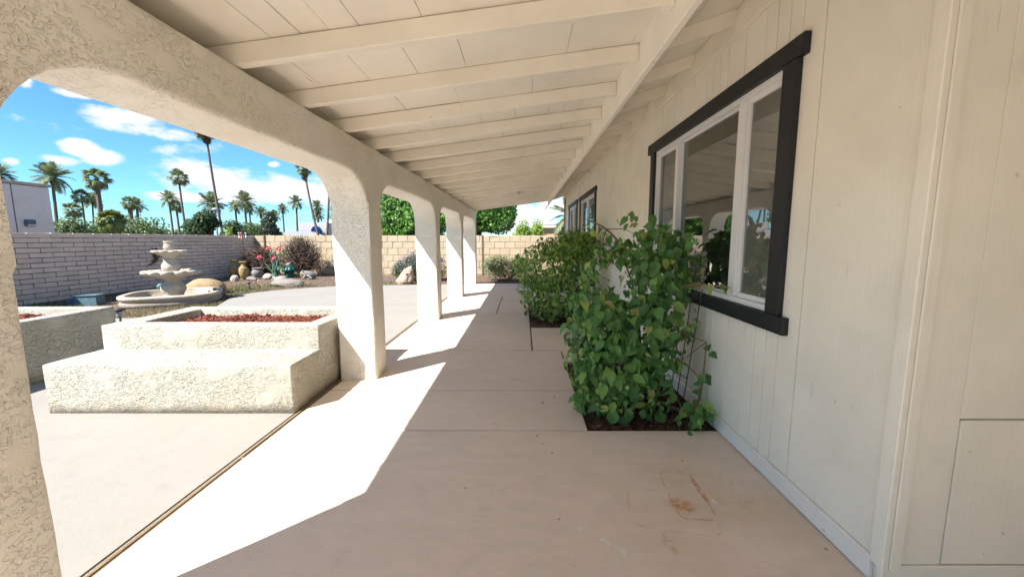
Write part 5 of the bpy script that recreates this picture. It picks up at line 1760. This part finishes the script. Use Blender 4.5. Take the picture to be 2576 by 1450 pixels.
def fan_mesh(name, droop, mat, seed, ns=15):
    r = random.Random(seed)
    m = MB()
    pet = [Vector((0.5 * k / 4, 0, 0.10 * (k / 4) - droop * 0.12 * (k / 4) ** 2)) for k in range(5)]
    m.tube(pet, 0.014, 4, cap=False)
    c = pet[-1]
    for k in range(ns):
        a = R(-105 + 210 * k / (ns - 1))
        L = 0.50 * (1 - 0.25 * abs(a) / R(105)) * r.uniform(0.9, 1.08)
        d = Vector((math.cos(a), math.sin(a), 0))
        n = Vector((-math.sin(a), math.cos(a), 0)) * 0.055
        mid = c + d * L * 0.6 + Vector((0, 0, 0.02 - droop * 0.06))
        tip = c + d * L * (1 - 0.15 * droop) + Vector((0, 0, -droop * 0.30 - r.uniform(0, 0.10)))
        b = len(m.v)
        m.v += [tuple(c), tuple(mid - n), tuple(mid + n), tuple(tip)]
        m.f += [(b, b + 1, b + 2), (b + 1, b + 3, b + 2)]
    me = m.mesh(name); me.materials.append(mat)
    return me
FEATHER = {mt.name: [feather_mesh('frond', d, mt, i) for i, d in enumerate((0.25, 0.5, 0.8, 1.1))] for mt in (FROND_D,)}
FAN = {mt.name: [fan_mesh('frond', d, mt, i) for i, d in enumerate((0.2, 0.5, 0.9, 1.3))] for mt in (FROND_F, FROND_Y)}
DEADFAN = [fan_mesh('dead_frond', 1.3, THATCH, 20 + i) for i in range(2)]

def palm(x, y, Y, rad_px, kind, label, base=None, nf=None, tr=None, skirt=0.0, seed=1, mat=None, hidden=False):
    """x, y: where the crown's heart shows; rad_px: crown radius in the picture; base: (x) where the trunk meets the wall top"""
    c = at(x, y, Y)
    sc = 0.93 * rad_px * Y / 990.0
    r = random.Random(seed * 13 + 5)
    bx = at(base if base is not None else x, 588, Y).x
    # continue the lean to the ground
    zt = at(0, 588, Y).z
    k = (c.z + 0.0) / max(0.5, (c.z - zt))
    gx = c.x + (bx - c.x) * k
    root = empty(kind + '_palm', (gx, Y, -0.03))
    tag(root, label, 'palm tree', 'palms beyond the walls')
    top = Vector((c.x - gx, 0, c.z + 0.03))
    tw = tr or 0.22
    n = 10
    pts, rads = [], []
    for i in range(n + 1):
        t = i / n
        pts.append((top.x * (t + 0.10 * math.sin(math.pi * t) * (1 if top.x > 0 else 1)), 0.0, top.z * t))
        rads.append(tw * (1.25 - 0.45 * t) if i else tw * 1.5)
    MB().tube(pts, rads, 10).build('trunk', PTRUNK, root, smooth=True)
    # fibrous boot under the crown
    if kind == 'date':
        m = MB().lathe([(tw * 0.8, -sc * 0.42), (tw * 1.35, -sc * 0.30), (tw * 1.7, -sc * 0.12), (tw * 1.0, sc * 0.05), (0, sc * 0.1)], 10, c=tuple(top))
        m.build('crown_boot', THATCH, root, smooth=True)
    lib = FEATHER[FROND_D.name] if kind == 'date' else FAN[(mat or FROND_F).name]
    nf = nf or (30 if kind == 'date' else 22)
    ga = math.pi * (3 - 5 ** .5)
    for i in range(nf):
        t = i / (nf - 1)
        az = ga * i + r.uniform(-.25, .25)
        if kind == 'date':
            el = R(82 - 112 * t ** 0.85 + r.uniform(-6, 6))
            me = lib[min(3, int(t * 3.2 + r.random() * 0.9))]
        else:
            el = R(78 - 120 * t + r.uniform(-8, 8))
            me = lib[min(3, int(t * 3.4 + r.random() * 0.8))]
        L = sc * r.uniform(0.88, 1.08) * (0.9 if el > R(55) else 1.0)
        o = bpy.data.objects.new('frond', me)
        o.parent = root
        o.matrix_local = Matrix.Translation(top) @ Matrix.Rotation(az, 4, 'Z') @ Matrix.Rotation(-el, 4, 'Y') @ Matrix.Rotation(r.uniform(-.4, .4), 4, 'X') @ Matrix.Scale(L, 4)
        col.objects.link(o)
    if skirt:
        for i in range(26):
            o = bpy.data.objects.new('dead_frond', DEADFAN[i % 2])
            o.parent = root
            t = i / 25
            o.matrix_local = Matrix.Translation(top + Vector((0, 0, -sc * skirt * t))) @ Matrix.Rotation(ga * i, 4, 'Z') @ Matrix.Rotation(R(66 + 16 * r.random()), 4, 'Y') @ Matrix.Scale(sc * r.uniform(0.55, 0.8), 4)
            col.objects.link(o)
palm(-4, 440, 46, 40, 'date', 'date palm cut by the left edge above the grey building', seed=1, tr=0.138)
palm(131, 448, 44, 47, 'date', 'large date palm with drooping fronds at the corner of the grey building', base=145, seed=2, tr=0.143)
palm(243, 450, 48, 37, 'fan', 'thick trunked fan palm, tallest between building and fountain', base=259, seed=3, tr=0.24, nf=24)
palm(205, 494, 46, 25, 'fan', 'slim fan palm left of the thick leaning one', base=217, seed=4, tr=0.0935)
palm(184, 528, 40, 27, 'fan', 'short fan palm in front of the bushy green tree', base=188, seed=5, tr=0.132)
palm(232, 505, 58, 25, 'date', 'small date palm behind the thick fan palm trunk', base=235, seed=6, tr=0.11)
palm(326, 510, 60, 24, 'fan', 'stout fan palm rising behind the feathery tree', base=332, seed=7, tr=0.303)
palm(344, 517, 64, 25, 'date', 'low date palm right of the stout fan palm', base=350, seed=8, tr=0.193)
palm(280, 556, 28, 38, 'fan', 'bushy yellow green fan palm low behind the grey wall', base=281, seed=9, tr=0.165, nf=44, mat=FROND_Y)
palm(449, 446, 52, 28, 'fan', 'tall slender fan palm left of the tallest palm', base=469, seed=10, tr=0.121)
palm(425, 501, 60, 27, 'date', 'arching date palm left of the slender fan palm', base=436, seed=11, tr=0.132)
palm(443, 517, 64, 21, 'fan', 'small fan palm just right of the arching date palm', base=452, seed=12, tr=0.154)
palm(516, 322, 44, 36, 'fan', 'tallest palm, its crown half hidden by the arch', base=561, seed=13, tr=0.116, skirt=0.5)
palm(533, 512, 56, 35, 'date', 'wide date palm behind the pine and the lamp post', base=534, seed=14, tr=0.165)
palm(592, 521, 62, 21, 'date', 'small date palm left of the large twin one', base=597, seed=15, tr=0.154)
palm(615, 508, 58, 33, 'date', 'large date palm in the middle of the skyline', base=622, seed=16, tr=0.149)
palm(627, 524, 66, 20, 'date', 'date palm half hidden behind the large middle one', base=632, seed=17, tr=0.138)
palm(657, 534, 64, 20, 'date', 'date palm above the grey columnar tree', base=662, seed=18, tr=0.154)
palm(690, 543, 66, 19, 'date', 'date palm right of the grey columnar tree', base=694, seed=19, tr=0.154)
palm(711, 526, 70, 18, 'date', 'slender date palm left of the white house', base=715, seed=20, tr=0.143)
palm(745, 509, 70, 23, 'date', 'date palm rising behind the left edge of the white house', base=748, seed=21, tr=0.165)
palm(764, 420, 40, 26, 'fan', 'tall fan palm with a brown skirt of dead fronds in front of the white house', base=802, seed=22, tr=0.099, skirt=0.75)
palm(798, 520, 68, 21, 'date', 'date palm behind the roof of the white house', base=800, seed=23, tr=0.149)
palm(801, 541, 72, 19, 'date', 'lower date palm behind the roof of the white house', base=802, seed=24, tr=0.138)
palm(829, 405, 38, 28, 'fan', 'tall palm with a bare trunk right beside the second column', base=821, seed=25, tr=0.0935)
palm(845, 535, 60, 20, 'date', 'date palm behind the second column', base=845, seed=26, tr=0.138)
palm(1440, 545, 17.0, 66, 'date', 'low date palm with bright fronds past the end of the house', seed=27, tr=0.11, base=1440)

# ---- grey building on the left
def grey_building():
    X = -16.0
    root = empty('grey_building', (X, 13.6, 0))
    tag(root, 'plain grey stucco building beyond the wall at the left edge', 'building')
    def gb(name, mat, a, b, c, d, e, f, bev=0.02):
        m = MB().box(a - X, b - X, c - 13.6, d - 13.6, e, f); return m.build(name, mat, root, bevel=bev)
    gb('wall', GREYSTUC, X - 8, X, 4.0, 12.585, -0.1, 3.02)
    gb('wall', GREYSTUC, X - 8, X, 12.615, 13.60, -0.1, 3.02)
    gb('control_joint', DARKMETAL, X - 7.9, X - 0.02, 12.57, 12.63, -0.1, 3.0, 0)
    gb('parapet_cap', STONE_CAST, X - 8.05, X + 0.04, 3.9, 13.65, 3.03, 3.13)
    l = gb('wall_light', BLUEDARK, X + 0.0, X + 0.12, 12.78, 13.02, 1.72, 1.93, 0.02)
    m = MB().box(0.03, 0.14, -0.81, -0.59, 1.73, 1.78)
    m.build('lens', LENS, l, bevel=0.01)
grey_building()

# ---- white house with blue awning and red tile roof
def white_house():
    Y = 52.0
    p0, p1 = at(741, 560, Y), at(823, 596, Y)
    root = empty('white_house', ((p0.x + p1.x) / 2, Y, 0))
    tag(root, 'white stucco house with a blue dome awning and red tile roof', 'house')
    ox = -(p0.x + p1.x) / 2
    zt = at(760, 559, Y).z
    def wb(name, mat, a, b, c, d, e, f, bev=0.03, par=None):
        m = MB().box(a + ox, b + ox, c - Y, d - Y, e, f); return m.build(name, mat, par or root, bevel=bev)
    xa = at(752, 588, Y).x; xb = at(823, 588, Y).x
    wb('wall', WHITESTUC, xa, xb, Y, Y + 7, -0.1, zt)
    wb('wall', WHITESTUC, at(741, 588, Y).x, xa, Y + 2.2, Y + 7, -0.1, zt - 0.5)
    wb('roof_unit', VINYL, at(785, 588, Y).x, at(815, 588, Y).x, Y + 4, Y + 6, zt + 0.02, zt + 0.55)
    # tile wing right of the white block, each tile row a run of barrels
    x0, x1 = at(823.5, 0, Y).x, at(975, 588, Y).x
    wb('wall', WHITESTUC, x0, x1, Y + 0.9, Y + 7, -0.1, 1.3)
    rf = empty('tile_roof', (0, 0, 0), parent=root)
    nt = 26
    for k in range(nt):
        xx = x0 + (x1 - x0) * (k + 0.5) / nt
        m = MB()
        w = (x1 - x0) / nt
        pts = []
        for i in range(7):
            t = i / 6
            pts.append((xx + ox, 0.6 + 3.8 * t, 1.15 + 1.75 * t))
        m.tube(pts, w * 0.52, 8)
        m.build('tile_row', TILE, rf, smooth=True)
    # window under the awning
    xw = at(797, 588, Y).x
    w = wb('window', DARKMETAL, xw - 0.62, xw + 0.62, Y - 0.05, Y - 0.002, 0.9, at(797, 576, Y).z, 0.01)
    wb('pane', GLASS, xw - 0.54, xw + 0.54, Y - 0.07, Y - 0.052, 1.0, at(797, 578, Y).z, 0, w)
    m = MB()
    n, k2 = 18, 8
    rad = 13 * Y / 990
    zc = at(797, 577, Y).z
    for j in range(k2 + 1):
        b = math.pi / 2 * j / k2
        for i in range(n + 1):
            a = math.pi * i / n
            m.v.append((xw + ox - rad * math.cos(a) * math.cos(b * 0.999), -rad * 0.9 * math.sin(a) * math.cos(b) - 0.005, zc - 0.2 + rad * 1.05 * math.sin(b) * 1.0))
    for j in range(k2):
        for i in range(n):
            a = j * (n + 1) + i
            m.f.append((a, a + 1, a + n + 2, a + n + 1))
    m.build('awning', AWN, root, smooth=True)
    # chimney pipe
    MB().tube([(at(752, 588, Y).x + ox + 0.1, 0.3, zt), (at(752, 588, Y).x + ox + 0.1, 0.3, zt + 0.9)], 0.05, 6).build('vent_pipe', POLEG, root)
white_house()
# low pale roof left of the white house
def low_roof():
    Y = 44.0
    a, b, c = at(690, 594, Y), at(722, 580, Y), at(752, 594, Y)
    root = empty('low_house', (b.x, Y, 0))
    tag(root, 'low house with a shallow pale gable roof left of the white house', 'house')
    m = MB()
    z0 = a.z
    m.add([(a.x - b.x, 0, z0), (c.x - b.x, 0, z0), (0, 0, b.z), (a.x - b.x, 6, z0), (c.x - b.x, 6, z0), (0, 6, b.z)],
          [(0, 2, 5, 3), (2, 1, 4, 5), (0, 1, 2), (3, 5, 4)])
    m.build('roof', WHITESTUC, root)
    MB().box(a.x - b.x + 0.3, c.x - b.x - 0.3, 0.3, 5.7, -0.1, z0 - 0.01).build('wall', WHITESTUC, root, bevel=0.02)
low_roof()
# small tan roofed house beyond the far right of the wall
def tan_house():
    Y = 26.0
    l, rr = at(1345, 572, Y), at(1440, 560, Y)
    root = empty('tan_house', (l.x, Y, 0))
    tag(root, 'low tan house with a white edged flat roof past the end of the porch', 'house')
    MB().box(0.25, 5.0, 0.25, 6, -0.1, l.z - 0.01).build('wall', TANWOOD, root, bevel=0.02)
    MB().box(0.0, 5.2, 0.0, 6.2, l.z, l.z + 0.14).build('roof_edge', VINYL, root, bevel=0.02)
    MB().box(0.1, 5.1, 0.1, 6.1, l.z + 0.142, l.z + 0.25).build('roof', STONE_PINK, root, bevel=0.03)
tan_house()
# street lamp in front of the wide date palm
def street_lamp():
    Y = 42.0
    t = at(541, 526, Y)
    g = at(545, 588, Y)
    root = empty('street_lamp', (g.x, Y, -0.03))
    tag(root, 'grey street lamp post beside the pine tree', 'street lamp')
    MB().tube([(0.05, 0, 0), (t.x - g.x, 0, t.z - 0.2)], [0.11, 0.08], 10).build('post', POLEG, root, smooth=True)
    MB().lathe([(0.0, 0.22), (0.20, 0.18), (0.36, 0.02), (0.34, -0.08), (0.0, -0.12)], 16, c=(t.x - g.x, 0, t.z)).build('lamp_head', POLEG, root, smooth=True)
street_lamp()
